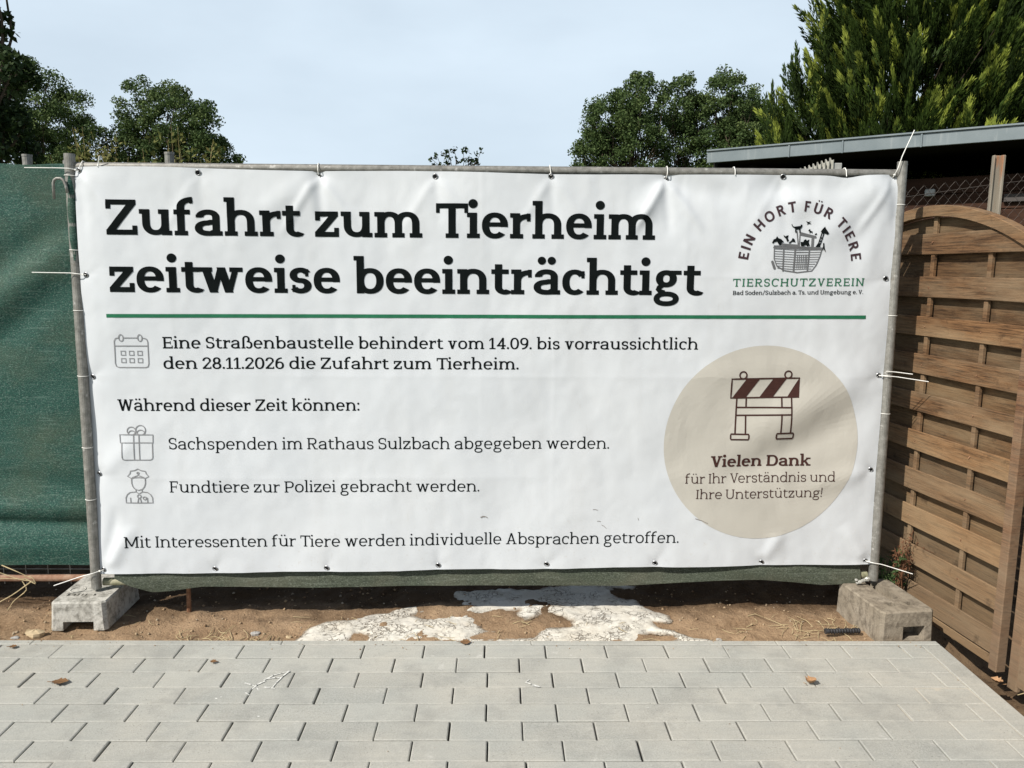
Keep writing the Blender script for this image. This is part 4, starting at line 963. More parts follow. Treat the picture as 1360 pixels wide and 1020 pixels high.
# ------------------------------------------------------------------ weathered wooden screen fence on the right
FA = 0.14; FB = Vector((1.986, 2.795, -.05)); FD = Vector((-FA, 1, 0)).normalized(); FN = Vector((-1, -FA, 0)).normalized()   # FN looks at the path
def wood(name, lo, hi, dk, gray):
    g = NT(name, .85, .2); c = g.co((1, 1, 1)); t = g.attr()
    gr = g.noise(g.co((10, 3.5, 60)), 1.0, 8, .75, 1.2); fine = g.noise(g.co((30, 6, 150)), 1, 5, .7); kn = g.voro(g.co((3, 3.2, 9)), 2.2)
    b = g.mix(g.rng(gr, .34, .62), lo, hi); b = g.mix(g.rng(fine, .47, .62, 0, .75), b, dk); b = g.mix(g.rng(kn, 0, .10, .55, 0), b, dk)
    b = g.mix(g.rng(g.noise(g.co((5, 2, 9)), 1, 6, .65), .40, .66, 0, .75), b, gray)
    sep = g.n.new('ShaderNodeSeparateXYZ'); g.l.new(g.tc.outputs['Object'], sep.inputs[0]); b = g.mix(g.rng(sep.outputs[2], .95, .05, 0, .55), b, gray)
    b = g.mix(g.rng(t, 0, 1, .0, .8), b, g.mix(1, b, (1.6, 1.48, 1.28), 'MULTIPLY')); b = g.mix(g.rng(g.noise(c, 14, 4, .6), .62, .74, 0, .5), b, dk)
    g.color(b); g.bump(g.math('ADD', g.math('MULTIPLY', gr, .6), fine), .55, .004); return g.mat
M_WOOD = wood('weathered_wood_mat', (.078, .043, .022), (.160, .090, .045), (.018, .010, .006), (.200, .146, .092))
M_WOODB = wood('back_wood_mat', (.052, .029, .014), (.122, .070, .035), (.018, .010, .006), (.150, .112, .070))  # darker set of wood colours for the back slats
M_WOODR = wood('reddish_wood_mat', (.10, .048, .026), (.175, .095, .052), (.035, .017, .011), (.17, .13, .09))
def fence_panel(y0, y1, peak_y, lb):
    """y0 is the near end, y1 the far one, as distances along the fence from its corner point"""
    org = FB+FD*y0; root = empty('wooden_fence_panel', org, lb, 'wooden fence', 'wooden fence panels')
    def Q(s, z, d): return FD*(s-y0)+FN*d+Vector((0, 0, z+.05))
    def archz(s): return 1.783-.48*(s-peak_y)**2
    def slat(mb, s0, s1, z0, z1, d, th, sag):
        n = 22; b = len(mb.v); mb.t = random.random(); tw = random.uniform(-.003, .003); dz = random.uniform(-.003, .003)
        for i in range(n+1):
            s = s0+(s1-s0)*i/n; bow = sag*sin(s*9.5+z0*3)+tw*(i/n-.5); wv = .0016*sin(s*7+z0*40)
            zb, zt = z0+dz+wv, z1+dz+wv*.6
            zt = min(zt, archz(s)-.05) if z1 > 1.55 else zt
            zt = max(zt, zb+.004)
            for (dd, z) in ((d+bow, zb+.002), (d+bow, zt-.002), (d+bow-.0015, zt), (d+bow-th, zt), (d+bow-th, zb), (d+bow-.0015, zb)): mb.v.append(tuple(Q(s, z, dd)))
        for i in range(n):
            for k in range(6): k2 = (k+1) % 6; mb.face([b+i*6+k, b+i*6+k2, b+i*6+6+k2, b+i*6+6+k])
        mb.face([b+k for k in range(6)]); mb.face([b+n*6+k for k in range(6)][::-1])
    mbf, mbb = MB(), MB()
    tops = [1.666, 1.478, 1.301, 1.131, .961, .786, .614, .442, .269, .095]; bots = [1.577, 1.388, 1.215, 1.042, .877, .697, .518, .350, .180, -.002]
    for zt, zb in zip(tops, bots): slat(mbf, y0+.042, y1-.042, zb, zt, .010, .009, .0025)
    slat(mbf, y0+.042, y1-.042, -.048, -.010, .004, .01, .001)
    slat(mbb, y0+.042, y1-.042, tops[0]-.012, 1.742, -.014, .009, .002)
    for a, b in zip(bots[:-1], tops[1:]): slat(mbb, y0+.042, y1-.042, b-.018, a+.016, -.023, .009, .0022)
    for zt, zb in zip(tops, bots):
        for s in (.305-.335, .305, .64, .97):
            if y0+.08 < s < y1-.08 and zt < archz(s)-.06: mbf.t = .0; mbf.tube([Q(s+random.uniform(-.004, .004), (zt+zb)/2+random.uniform(-.012, .012), .0075), Q(s, (zt+zb)/2, .0135)], .0022, 7, m=1)
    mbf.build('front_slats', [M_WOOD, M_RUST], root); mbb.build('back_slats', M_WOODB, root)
    k = 0; s = peak_y-.33*round((peak_y-y0)/.33)+(.0)
    for s in [q for q in (.305-2*.335, .305-.335, .305, .64, .97, 1.30) if y0+.08 < q < y1-.08]:
        mb = MB(); mb.t = random.random(); zt = archz(s)-.04; c = Q(s, (zt-.05)/2, -.004); rot = Matrix((FD, -FN, Vector((0, 0, 1)))).transposed()
        mb.box(c, (.022, .016, zt+.05), rot=rot, bev=.002); mb.build('batten', M_WOOD, root)
    rot = Matrix((FD, -FN, Vector((0, 0, 1)))).transposed()
    for s in (y0+.021, y1-.021):
        mb = MB(); mb.t = random.random(); zt = archz(s)+.02; mb.box(Q(s, (zt-.06)/2, .0), (.042, .045, zt+.06), rot=rot, bev=.004); mb.build('frame_post', M_WOODR, root)
    mb = MB(); n = 40; b = len(mb.v)
    for i in range(n+1):
        s = y0+(y1-y0)*i/n; z = archz(s)
        for (dd, zz) in ((.022, z-.046), (.022, z-.003), (.019, z), (-.022, z), (-.022, z-.046)): mb.v.append(tuple(Q(s, zz, dd)))
    for i in range(n):
        for k in range(5): k2 = (k+1) % 5; mb.face([b+i*5+k, b+i*5+5+k, b+i*5+5+k2, b+i*5+k2])
    mb.face([b+k for k in range(5)][::-1]); mb.face([b+n*5+k for k in range(5)])
    mb.build('arch_rail', M_WOOD, root); return root
fence_panel(.042, 1.32, .66, 'weathered arched wooden slat fence panel beside the right post, partly in the banner shadow')
fence_panel(-1.34, -.06, -.72, 'next wooden slat panel cut off by the right edge of the picture')
mb = MB(); rot = Matrix((FD, -FN, Vector((0, 0, 1)))).transposed(); mb.box((0, 0, .82), (.050, .05, 1.75), rot=rot, bev=.006)
o = mb.build('fence_post', M_WOODR); o.location = FB+FD*-.010+FN*-.030; o.location.z = -.05; tag(o, 'square brown timber post between the two wooden fence panels', 'post')
# ------------------------------------------------------------------ behind: chain link, shed, trees
M_WIRE = NT('dull_wire_mat', .6, .3, .3).color((.060, .050, .042)).mat
g = NT('old_post_mat', .85, .2); c0 = g.co((20, 20, 2.5)); nn = g.noise(c0, 1, 5, .6); b = g.mix(g.rng(nn, .35, .65), (.16, .14, .11), (.27, .24, .19)); b = g.mix(g.rng(g.noise(g.co((16, 16, 1.6)), 1, 4, .6), .54, .62), b, (.30, .14, .07)); g.color(b); M_OLDP = g.mat
cl = empty('chain_link_fence', (2.68, 4.3, -.05), 'rusty chain link fence with an old post above the wooden fence', 'chain link fence')
co_ = Vector(cl.location)
mb = MB(); mb.box((0, .0, 1.085), (.052, .018, 2.17), bev=.004); mb.box((.020, -.018, 1.085), (.016, .030, 2.17), bev=.003); mb.box((-.026, -.012, 1.085), (.008, .02, 2.17), bev=.002); mb.build('post', M_OLDP, cl)
for xx in (.3,): pass
def topz(x): return 1.925+.068*(x-2.2)/.5-co_.z
mb = MB()
for x0, x1 in ((.6, 2.66), (2.70, 5.2)):
    n = 10; mb.tube([(x0+(x1-x0)*k/n-co_.x, 0, topz(x0+(x1-x0)*k/n)-.012*sin(pi*k/n)-.02) for k in range(n+1)], .0022, 5)
for z in (1.0, .3): mb.tube([(.6-co_.x, 0, z), (5.2-co_.x, 0, z)], .0022, 5)
mb.build('tension_wire', M_WIRE, cl)
mb = MB(); p = .056
for k in range(-2, 84):
    for sgn in (1, -1):
        x = .6+k*p
        zt = topz(x); q = [(x-co_.x+(p/2)*(1 if (i % 2) == 0 else -1)*.5, .002*sgn, zt+.022-i*.032) for i in range(62)]
        if sgn == 1: mb.tube(q, .0013, 4, caps=False)
for k in range(-2, 84):
    x = .6+(k+.5)*p; zt = topz(x); q = [(x-co_.x-(p/2)*(1 if (i % 2) == 0 else -1)*.5, -.002, zt+.022-i*.032-.032*0) for i in range(62)]; mb.tube(q, .0013, 4, caps=False)
mb.build('wire_netting', M_WIRE, cl)

# shed
g = NT('zinc_fascia_mat', .45, .4, .25); c0 = g.co(); b = g.mix(g.rng(g.noise(c0, 3, 5, .6), .3, .7), (.135, .165, .175), (.195, .225, .232)); b = g.mix(g.rng(g.noise(g.co((30, 30, 2)), 1, 4), .6, .72, 0, .4), b, (.29, .315, .31)); g.color(b); M_ZINCF = g.mat
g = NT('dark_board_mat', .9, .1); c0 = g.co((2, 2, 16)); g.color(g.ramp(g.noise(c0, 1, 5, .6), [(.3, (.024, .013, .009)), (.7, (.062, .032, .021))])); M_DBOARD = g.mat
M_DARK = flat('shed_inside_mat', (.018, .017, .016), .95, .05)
M_FELT = flat('roof_felt_mat', (.12, .12, .115), .9, .1)
EA = Vector((2.17, 8.40, 0)); EB = Vector((5.30, 5.99, 0)); ED = (EB-EA).normalized(); EN = Vector((-ED.y, ED.x, 0))           # EN points away into the shed
LEN = (EB-EA).length+3.0
shed = empty('shed', EA, 'low dark open-fronted shed with a grey metal roof edge behind the wooden fence', 'shed')
SR = Matrix((ED, EN, Vector((0, 0, 1)))).transposed()
def SB(c, s, bev=0): return (SR @ Vector(c), s, bev)
def shed_part(name, boxes, mat):
    mb = MB()
    for (c, s) in boxes: mb.t = random.random(); mb.box(SR @ Vector(c), s, rot=SR, bev=min(.004, min(s)*.2))
    return mb.build(name, mat, shed)
fas = shed_part('fascia', [(((LEN)/2, 0, 2.665), (LEN, .03, .130)), ((LEN/2, -.022, 2.724), (LEN, .02, .018))]+[((x, -.020, 2.655), (.016, .012, .118)) for x in (.85, 1.35, 2.02, 2.85, 3.9)], M_ZINCF)
shed_part('roof', [((LEN/2, 1.9, 2.70), (LEN, 3.76, .04))], M_FELT)
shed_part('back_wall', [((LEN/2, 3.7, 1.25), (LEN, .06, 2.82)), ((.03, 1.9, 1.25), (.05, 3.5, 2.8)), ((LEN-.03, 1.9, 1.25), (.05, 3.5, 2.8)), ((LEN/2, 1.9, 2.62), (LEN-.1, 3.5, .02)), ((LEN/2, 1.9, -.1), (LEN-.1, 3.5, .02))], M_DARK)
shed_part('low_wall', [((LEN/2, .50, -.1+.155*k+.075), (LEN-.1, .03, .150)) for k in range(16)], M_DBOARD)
shed_part('rail', [((LEN/2+1.3, .47, 2.16), (LEN-2.7, .05, .07))], flat('rail_mat', (.07, .062, .058), .8, .2))
for x in (.35, 5.6):
    mb = MB(); mb.box(SR @ Vector((x, .42, 1.25)), (.09, .09, 2.72), rot=SR, bev=.006); mb.build('roof_post', flat('grey_post_mat', (.16, .16, .15), .8, .2) if x != .35 else M_DARK, shed)
mb = MB(); mb.box((0, 0, 0), (.085, .05, .065), bev=.006); o = mb.build('junction_box', flat('grey_box_mat', (.34, .35, .34), .6, .3)); pj = EA+SR @ Vector((2.05, .445, 2.235)); o.location = pj; o.rotation_euler = (0, 0, atan2(ED.y, ED.x)); tag(o, 'small pale grey box fixed to the dark shed wall beside the right post', 'junction box')
# corrugated sheet and grey post showing over the banner
g = NT('pale_sheet_mat', .6, .3); g.color(g.ramp(g.noise(g.co(), 14, 5), [(.35, (.24, .235, .20)), (.65, (.42, .41, .36))])); M_SHEETP = g.mat
mb = MB(); n = 66; b0_ = 0
for i in range(n+1):
    t = i/n; x = t*.30; zz = .048*t*2.2; c = .012*sin(2*pi*t*11)
    mb.v += [(x, c, -1.4), (x, c, zz+.022*max(0, sin(2*pi*t*11)))]
for i in range(n): mb.face([2*i, 2*i+2, 2*i+3, 2*i+1])
nb = len(mb.v)
for i in range(n+1):
    t = i/n; x = t*.30; zz = .048*t*2.2; c = .012*sin(2*pi*t*11)+.004
    mb.v += [(x, c, -1.4), (x, c, zz+.022*max(0, sin(2*pi*t*11)))]
for i in range(n): mb.face([nb+2*i, nb+2*i+1, nb+2*i+3, nb+2*i+2]); mb.face([2*i+1, 2*i+3, nb+2*i+3, nb+2*i+1])
o = mb.build('corrugated_sheet', M_SHEETP); o.location = (1.80, 5.0, 2.085); o.rotation_euler = (0, 0, R_(6)); tag(o, 'pale corrugated sheet with a toothed top edge peeping over the banner tube', 'corrugated sheet')
mb = MB(); mb.box((0, 0, 1.10), (.072, .06, 2.24), bev=.004); o = mb.build('square_post', flat('light_post_mat', (.34, .34, .32), .8, .2)); o.location = (2.118, 5.06, -.05); tag(o, 'short light grey square post beside the toothed corrugated sheet', 'post')
mb = MB(); mb.v += [(0, 0, 0), (3, 0, 0), (3, 0, 1.6), (0, 0, .05), (0, 3, 0), (3, 3, 0), (3, 3, 1.6), (0, 3, .05)]
for f in [(0, 1, 2, 3), (4, 7, 6, 5), (0, 4, 5, 1), (3, 2, 6, 7), (1, 5, 6, 2), (0, 3, 7, 4)]: mb.face(list(f))
mb2 = MB(); 
hs = empty('house', (9.6, 14.0, -.1), 'grey roofed building just showing over the shed roof at the right edge', 'house')
mbw = MB(); mbw.box((2.5, 3, 2.0), (5, 6, 4.0)); mbw.build('wall', flat('render_wall_mat', (.35, .33, .30), .9, .1), hs)
mbr = MB(); mbr.v += [(-.2, -.2, 4.0), (5.2, -.2, 4.0), (5.2, 6.2, 4.0), (-.2, 6.2, 4.0), (2.5, 1.2, 5.4), (2.5, 4.8, 5.4)]
for f in [(0, 1, 4), (1, 2, 5, 4), (2, 3, 5), (3, 0, 4, 5), (3, 2, 1, 0)]: mbr.face(list(f))
mbr.build('roof', flat('slate_mat', (.15, .145, .14), .85, .2), hs)

# trees -------------------------------------------------------------
def leaf_mat(name, a, b, c, rough=.6, trans=.25):
    g = NT(name, rough, .10); t = g.attr(); col = g.ramp(t, [(0, a), (.55, b), (1, c)]); n = g.noise(g.co(), .9, 3); col = g.mix(g.rng(n, .35, .65, 0, .35), col, a); g.color(col)
    tr = g.n.new('ShaderNodeBsdfTranslucent'); g.l.new(col, tr.inputs[0]); mx = g.n.new('ShaderNodeMixShader'); mx.inputs[0].default_value = trans
    out = g.n['Material Output']; g.l.new(g.b.outputs[0], mx.inputs[1]); g.l.new(tr.outputs[0], mx.inputs[2]); g.l.new(mx.outputs[0], out.inputs[0]); return g.mat
M_LEAF = leaf_mat('dark_leaf_mat', (.036, .062, .022), (.078, .118, .040), (.150, .190, .068))
M_LEAFB = leaf_mat('blackish_leaf_mat', (.012, .022, .010), (.026, .046, .016), (.06, .085, .03))
M_LEAFY = leaf_mat('yellow_leaf_mat', (.07, .085, .022), (.15, .15, .045), (.30, .25, .10))
g = NT('bark_mat', .95, .1); g.color(g.ramp(g.noise(g.co((8, 8, 2)), 2, 5), [(.3, (.035, .026, .02)), (.7, (.10, .078, .058))])); M_BARK = g.mat
def leaves(centers, radii, per, size, rng, flatten=.8, asp=.62):
    """leaf-sized quads scattered in clumps"""
    C = np.repeat(np.asarray(centers), per, 0); Rr = np.repeat(np.asarray(radii), per); n = len(C)
    d = rng.normal(size=(n, 3)); d /= np.linalg.norm(d, axis=1)[:, None]; r = Rr*rng.random(n)**.45; P = C+d*r[:, None]*np.array([1, 1, flatten])
    a = rng.normal(size=(n, 3)); a /= np.linalg.norm(a, axis=1)[:, None]; b = rng.normal(size=(n, 3)); b[:, 2] += .8; b -= a*(a*b).sum(1)[:, None]; b /= np.linalg.norm(b, axis=1)[:, None]; s = size*rng.uniform(.6, 1.25, n)[:, None]
    c = np.cross(a, b); w = s*asp
    V = np.stack([P-a*s*.5, P+c*w*.5, P+a*s*.5, P-c*w*.5], 1).reshape(-1, 3); F = np.arange(4*n).reshape(n, 4)
    tint = np.clip(np.repeat(rng.random(len(centers)), per)*.5+rng.random(n)*.55, 0, 1); return V, F, tint
def limb(mb, a, b, r0, r1, rng, n=5, wob=.05):
    a, b = np.array(a, float), np.array(b, float); L = np.linalg.norm(b-a); pts = [a+(b-a)*k/n+(rng.normal(size=3)*wob*L*(0 if k in (0, n) else 1)) for k in range(n+1)]
    mb.tube(pts, [r0+(r1-r0)*k/n for k in range(n+1)], 7); return pts
def tree(loc, lobes, lb, seed, leaf=.2, per=150, dens=1.0, mat=None, group=None, trunk_r=.22, zmin=1.5, cat='tree', name='tree', clump=(.34, .62)):
    """lobes: (x, z, rx, rz, ry) ellipsoids of the crown, relative to the foot"""
    rng = np.random.default_rng(seed); root = empty(name, loc, lb, cat, group); mb = MB(); cs, rs = [], []
    top = max(l[1] for l in lobes); main = limb(mb, (0, 0, -.3), (lobes[0][0]*.5, 0, top*.75), trunk_r, trunk_r*.35, rng, 6, .02)
    for (lx, lz, rx, rz, ry) in lobes:
        n = max(6, int(dens*(rx*rz*15+10)))
        for k in range(n):
            d = rng.normal(size=3); d /= np.linalg.norm(d); r = rng.random()**.33
            if rng.random() < .6: r = rng.uniform(.8, 1.02)
            p = np.array([lx, 0, lz])+d*r*np.array([rx, ry, rz])
            if p[2] < zmin: continue
            cs.append(p); rs.append(rng.uniform(*clump)*(.8+.1*min(rx, 3)))
            if rng.random() < .3:
                j = rng.integers(2, 6); limb(mb, main[j], p, trunk_r*.25, .012, rng, 4, .05)
    mb.build('trunk', M_BARK, root); V, F, T = leaves(cs, rs, per, leaf, rng); np_mesh('crown', V, F, mat or M_LEAF, root, T); return root
tree((-21.8, 40, 0), [(-2.4, 9.3, 2.6, 2.3, 2.4), (-.3, 8.3, 2.1, 2.2, 2.0), (1.2, 6.6, 1.5, 2.0, 1.6), (-1.2, 5.6, 2.8, 2.4, 2.2)], 'broad dark tree above the green net, behind the left fence', 21, group='dark broadleaf trees', leaf=.135)
tree((-18.2, 41, 0), [(.25, 8.9, 1.15, 1.7, 1.3), (-.35, 7.6, 1.1, 1.4, 1.2), (.3, 6.3, 1.5, 1.6, 1.4)], 'narrow round-topped tree standing left in the pair over the headline start', 22, group='dark broadleaf trees', trunk_r=.16, leaf=.135)
tree((-15.4, 40, 0), [(-.6, 8.6, 1.45, 1.75, 1.5), (.7, 7.7, 1.3, 1.7, 1.5), (1.3, 6.6, 1.2, 1.3, 1.3), (-.2, 6.3, 2.2, 1.8, 1.8)], 'wider tree standing right in the pair over the headline start', 23, group='dark broadleaf trees', leaf=.135)
tree((7.1, 45, 0), [(.6, 10.7, 1.5, 1.6, 1.7), (-.9, 9.4, 1.6, 1.8, 1.7), (-1.9, 7.7, 1.1, 1.6, 1.4), (.3, 8.0, 2.1, 2.2, 2.0)], 'rounded dark tree leftmost in the clump of three behind the shed roof', 24, group='dark broadleaf trees', leaf=.15, dens=1.2)
tree((10.2, 46, 0), [(.0, 10.7, 1.15, 1.6, 1.4), (.7, 9.9, 1.0, 1.6, 1.3), (-.1, 8.2, 1.6, 2.0, 1.6)], 'slim dark tree in the middle of the clump of three behind the shed roof', 25, group='dark broadleaf trees', leaf=.15, trunk_r=.17)
tree((13.1, 45, 0), [(-.6, 10.8, 1.25, 1.55, 1.5), (.5, 10.0, 1.2, 1.7, 1.5), (.5, 8.3, 1.6, 2.0, 1.7), (-.8, 8.0, 1.5, 1.8, 1.5)], 'dark tree rightmost in the clump of three, next to the bright conifer', 26, group='dark broadleaf trees', leaf=.15, dens=1.15)
tree((16.4, 50, 0), [(-.6, 9.6, 1.3, 2.0, 1.3), (.5, 8.8, 1.5, 2.2, 1.5)], 'small grey-green tree glimpsed left of the bright conifer, behind the clump', 27, group='dark broadleaf trees', leaf=.22)
tree((-9.2, 14, 0), [(-.3, 3.9, 1.35, .95, 1.2), (.25, 4.75, .95, .55, .8), (-.35, 5.6, 1.2, .8, 1.0), (.35, 3.6, .75, .7, .8), (-.2, 6.6, 1.25, .6, 1.0)], 'near dark tree with loose twigs cut off by the left edge of the picture', 28, mat=M_LEAFB, leaf=.13, per=46, dens=1.8, clump=(.16, .34), zmin=2.0)
def sapling(loc, tips, lb, seed):
    rng = np.random.default_rng(seed); root = empty('sapling', loc, lb, 'sapling'); mb = MB(); cs = []
    mb.tube([(0, 0, -.2), (.02, 0, 1.5), (0, 0, 3.3)], [.05, .035, .02], 7)
    for (x, z) in tips:
        pts = limb(mb, (0, 0, 2.9+.2*rng.random()), (x, rng.normal()*.1, z), .016, .005, rng, 6, .03)
        for p in pts[2:]:
            for _ in range(3): cs.append(np.array(p)+rng.normal(size=3)*.05)
    for _ in range(60): cs.append(np.array([rng.normal()*.45, rng.normal()*.3, rng.uniform(2.6, 3.75)]))
    mb.build('trunk', M_BARK, root); V, F, T = leaves(cs, [.07]*len(cs), 5, .10, rng); np_mesh('crown', V, F, M_LEAFB, root, T)
sapling((-.95, 20, 0), [(-.62, 4.22), (-.48, 4.32), (-.33, 4.36), (-.18, 4.33), (.02, 4.38), (.18, 4.24), (.45, 4.28), (-.75, 4.15), (.30, 4.12)], 'few leafy twigs of a young tree rising over the middle of the top tube', 31)
def bush(loc, w, h, lb, seed):
    rng = np.random.default_rng(seed); root = empty('weed_bush', loc, lb, 'bush', 'yellowing weeds behind the left fence'); mb = MB(); cs = []
    for k in range(70):
        x = rng.uniform(-w/2, w/2); t = h*rng.uniform(.62, .94)*(1-.6*(abs(x)/w*1.5)**2); b = (x*.6, rng.normal()*.2, -.1); e = (x+rng.normal()*.06, rng.normal()*.2, t); bare = False
        if bare: t = h*rng.uniform(.90, 1.0); e = (x*.8+rng.normal()*.16, 0, t)
        mb.tube([b, ((b[0]+e[0])/2+.02, b[1], t*.5), e], [.005, .004, .003 if bare else .0015], 4)
        for _ in range(2 if bare else 9): q = rng.uniform(.55, .97); cs.append((b[0]+(e[0]-b[0])*q+rng.normal()*.05, e[1], t*q))
    mb.build('stem', flat('straw_mat', (.30, .24, .11), .9, .1, var=.3), root)
    V, F, T = leaves(cs, [.09]*len(cs), 14, .055, rng, 1, .42); np_mesh('foliage', V, F, M_LEAFY, root, T)
bush((-3.38, 6.7, 0), .62, 2.84, 'yellow-green weeds directly behind the top of the left post', 41)
bush((-2.72, 6.9, 0), .90, 2.90, 'straw-coloured weeds behind the tube, under the left one of the two trees', 42)

# bright conifer behind the shed
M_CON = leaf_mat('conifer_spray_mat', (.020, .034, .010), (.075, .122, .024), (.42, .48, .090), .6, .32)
def conifer(loc, lb, seed):
    rng = np.random.default_rng(seed); root = empty('conifer', loc, lb, 'conifer'); mb = MB(); H = 6.6
    mb.tube([(0, 0, -.3), (.03, 0, 2.5), (0, 0, H*.9)], [.17, .12, .03], 9); Vs, Ts = [], []
    def prof(z): return np.interp(z, [.2, 1.5, 2.6, 3.3, 4.0, 4.8, 5.6, 6.6], [1.2, 1.65, 1.72, 1.68, 1.55, 1.30, .95, .15])
    def plume(p, d, L, R, tone, n):
        """a pointed feather of scale-leaf shoots"""
        d = d/np.linalg.norm(d); a = rng.normal(size=3); u = np.cross(d, a); u /= np.linalg.norm(u); w = np.cross(d, u)
        t = rng.random(n)**.85; ph = rng.uniform(0, 2*pi, n); fl_ = rng.uniform(.25, .6); rr = R*(1-t)**.8*(.35+.65*np.sin(np.minimum(1, t*3+.25)*pi/2))*rng.uniform(.55, 1.05, n)
        rad = u*np.cos(ph)[:, None]+w*(np.sin(ph)*fl_)[:, None]; P = p+d*(t*L)[:, None]+rad*rr[:, None]+np.array([0, 0, 1.])*(t**2*L*.12)[:, None]
        dirs = d+rad*rng.uniform(.10, .50, n)[:, None]+rng.normal(size=(n, 3))*.10; dirs /= np.linalg.norm(dirs, axis=1)[:, None]
        l = (.085*rng.uniform(.6, 1.35, n)*(1-.25*t))[:, None]; q = np.cross(dirs, rng.normal(size=(n, 3))); q /= np.linalg.norm(q, axis=1)[:, None]; wd = l*.085+.002
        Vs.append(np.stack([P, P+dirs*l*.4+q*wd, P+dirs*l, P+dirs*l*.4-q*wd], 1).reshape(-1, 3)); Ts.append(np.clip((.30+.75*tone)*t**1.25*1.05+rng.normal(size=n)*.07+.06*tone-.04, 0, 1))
    for k in range(1050):
        z = rng.uniform(.5, 6.4) if k > 600 else rng.uniform(2.3, 4.9); an = rng.uniform(0, 2*pi) if rng.random() < .25 else rng.uniform(-pi*1.10, .10*pi)
        R = prof(z)*rng.uniform(.58, 1.06)*(1+.10*sin(an*3+z*2)); p1 = np.array([R*cos(an)+.13*max(0, z-2.6), R*sin(an), z]); up = np.array([cos(an)*.72, sin(an)*.72, 1.])+rng.normal(size=3)*.20
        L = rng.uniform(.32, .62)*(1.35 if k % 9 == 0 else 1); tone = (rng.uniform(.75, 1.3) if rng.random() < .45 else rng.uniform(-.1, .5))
        if k % 5 == 0: p0 = np.array([0, 0, max(.2, z-R*.85)]); mb.tube([p0+(p1-p0)*.15, p0+(p1-p0)*.6+np.array([0, 0, -.05]), p1], [.02, .012, .004], 5)
        plume(p1-up*.45*L, up, L, L*.24, tone, int(300*L/.65))
        for _ in range(1): plume(p1-up*.4*L+rng.normal(size=3)*.16, up+rng.normal(size=3)*.25, L*rng.uniform(.5, .75), L*.17, tone*.9, 90)
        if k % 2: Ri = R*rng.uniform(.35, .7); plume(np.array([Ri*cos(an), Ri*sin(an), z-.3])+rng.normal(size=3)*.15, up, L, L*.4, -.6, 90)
    for (x, z, L) in [(-1.78, 3.10, .80), (-1.52, 3.45, 1.0), (-1.70, 2.75, .7), (-1.15, 4.0, .8), (-1.80, 2.45, .55)]:     # leaders standing out on the left
        for q in range(15):
            f = q/14; a_ = rng.uniform(0, 6.28); r_ = .04+.30*f; plume(np.array([x+.28*f+r_*cos(a_), -.25+r_*sin(a_), z+.25-.95*f]), np.array([-.12+.55*cos(a_)*f, -.05+.55*sin(a_)*f, 1.]), L*(.55-.15*f), .085+.02*f, rng.choice([.2, 1.05]), 150)
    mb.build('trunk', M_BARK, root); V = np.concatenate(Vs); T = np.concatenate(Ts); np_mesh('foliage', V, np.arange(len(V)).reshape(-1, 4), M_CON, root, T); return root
conifer((5.28, 10.6, 0), 'big bushy yellow-green conifer rising behind the grey shed roof edge', 51)
# ------------------------------------------------------------------ small things on the ground
M_STRAW = flat('dry_stalk_mat', (.42, .34, .20), .9, .1, var=.25); M_BRACT = flat('dry_brown_weed_mat', (.13, .062, .034), .9, .1, var=.4, sc=60); M_WEEDG = flat('weed_green_mat', (.045, .075, .025), .8, .2, var=.3)
M_DLEAF = flat('dry_leaf_mat', (.34, .20, .105), .8, .2, var=.3, sc=60); M_DLEAF2 = flat('dark_dry_leaf_mat', (.16, .09, .045), .85, .1, var=.3, sc=60)
def sz(x, y): return float(soil_z(x, y))
o = MB(); o.tube([(0, 0, 0), (.004, 0, .17)], [.010, .0095], 10); o.tube([(0, 0, -.03), (0, 0, .012)], [.0125, .0115], 10); b = o.build('rusty_stake', M_RUST); b.location = (-1.376, 3.318, -.045); tag(b, 'short rusty iron stake standing under the net near the pale foot', 'stake')
def leaf_thing(x, y, L, rz, curl, mat, lb, z=.004):
    mb = MB(); n = 9; V = []
    for i in range(n):
        t = i/(n-1); w = .42*L*sin(pi*min(1, t*1.02))**.8*(1+.25*sin(t*21)); zz = curl*L*(t-.5)**2*2.2
        for s in (-1, -.5, 0, .5, 1): V.append(((t-.5)*L, s*w, .002+zz+abs(s)**1.5*w*curl*1.6+.001*random.random()))
    mb.v = V
    for i in range(n-1):
        for k in range(4): a = i*5+k; mb.face([a, a+1, a+6, a+5])
    mb.tube([(-.5*L, 0, .004), (-.78*L, .04*L, .003+curl*L*.4)], [.0014, .001], 5); o = mb.build('dry_leaf', mat, smooth=True); o.location = (x, y, z); o.rotation_euler = (random.uniform(-.15, .15), 0, rz); tag(o, lb, 'dry leaf', 'dry leaves on the paving'); return o
leaf_thing(1.149, 2.640, .048, .5, .55, M_DLEAF, 'curled orange dry leaf on the paving at right, in front of the brownish foot', .006)
leaf_thing(-1.575, 2.650, .058, .1, .10, M_DLEAF2, 'flat brown leaf on the paving at left, in the third row of blocks')
leaf_thing(-1.905, 2.915, .030, .2, .12, M_DLEAF2, 'small tan leaf at the far left of the first paving row')
leaf_thing(-1.08, 2.800, .026, 3.0, .08, M_DLEAF2, 'small dull leaf on the second paving row near the white marks')
leaf_thing(-.128, 2.957, .045, .05, .06, M_DLEAF2, 'reddish-brown crumbs of leaf on the kerb strip before the pale slurry')
leaf_thing(1.98, 2.86, .05, 1.0, .4, M_DLEAF, 'yellowed leaf in the gap between kerb and wooden fence', -.06)
leaf_thing(1.93, 2.78, .045, 2.2, .5, M_DLEAF, 'second yellowed leaf in the gap, nearer the timber post', -.07)
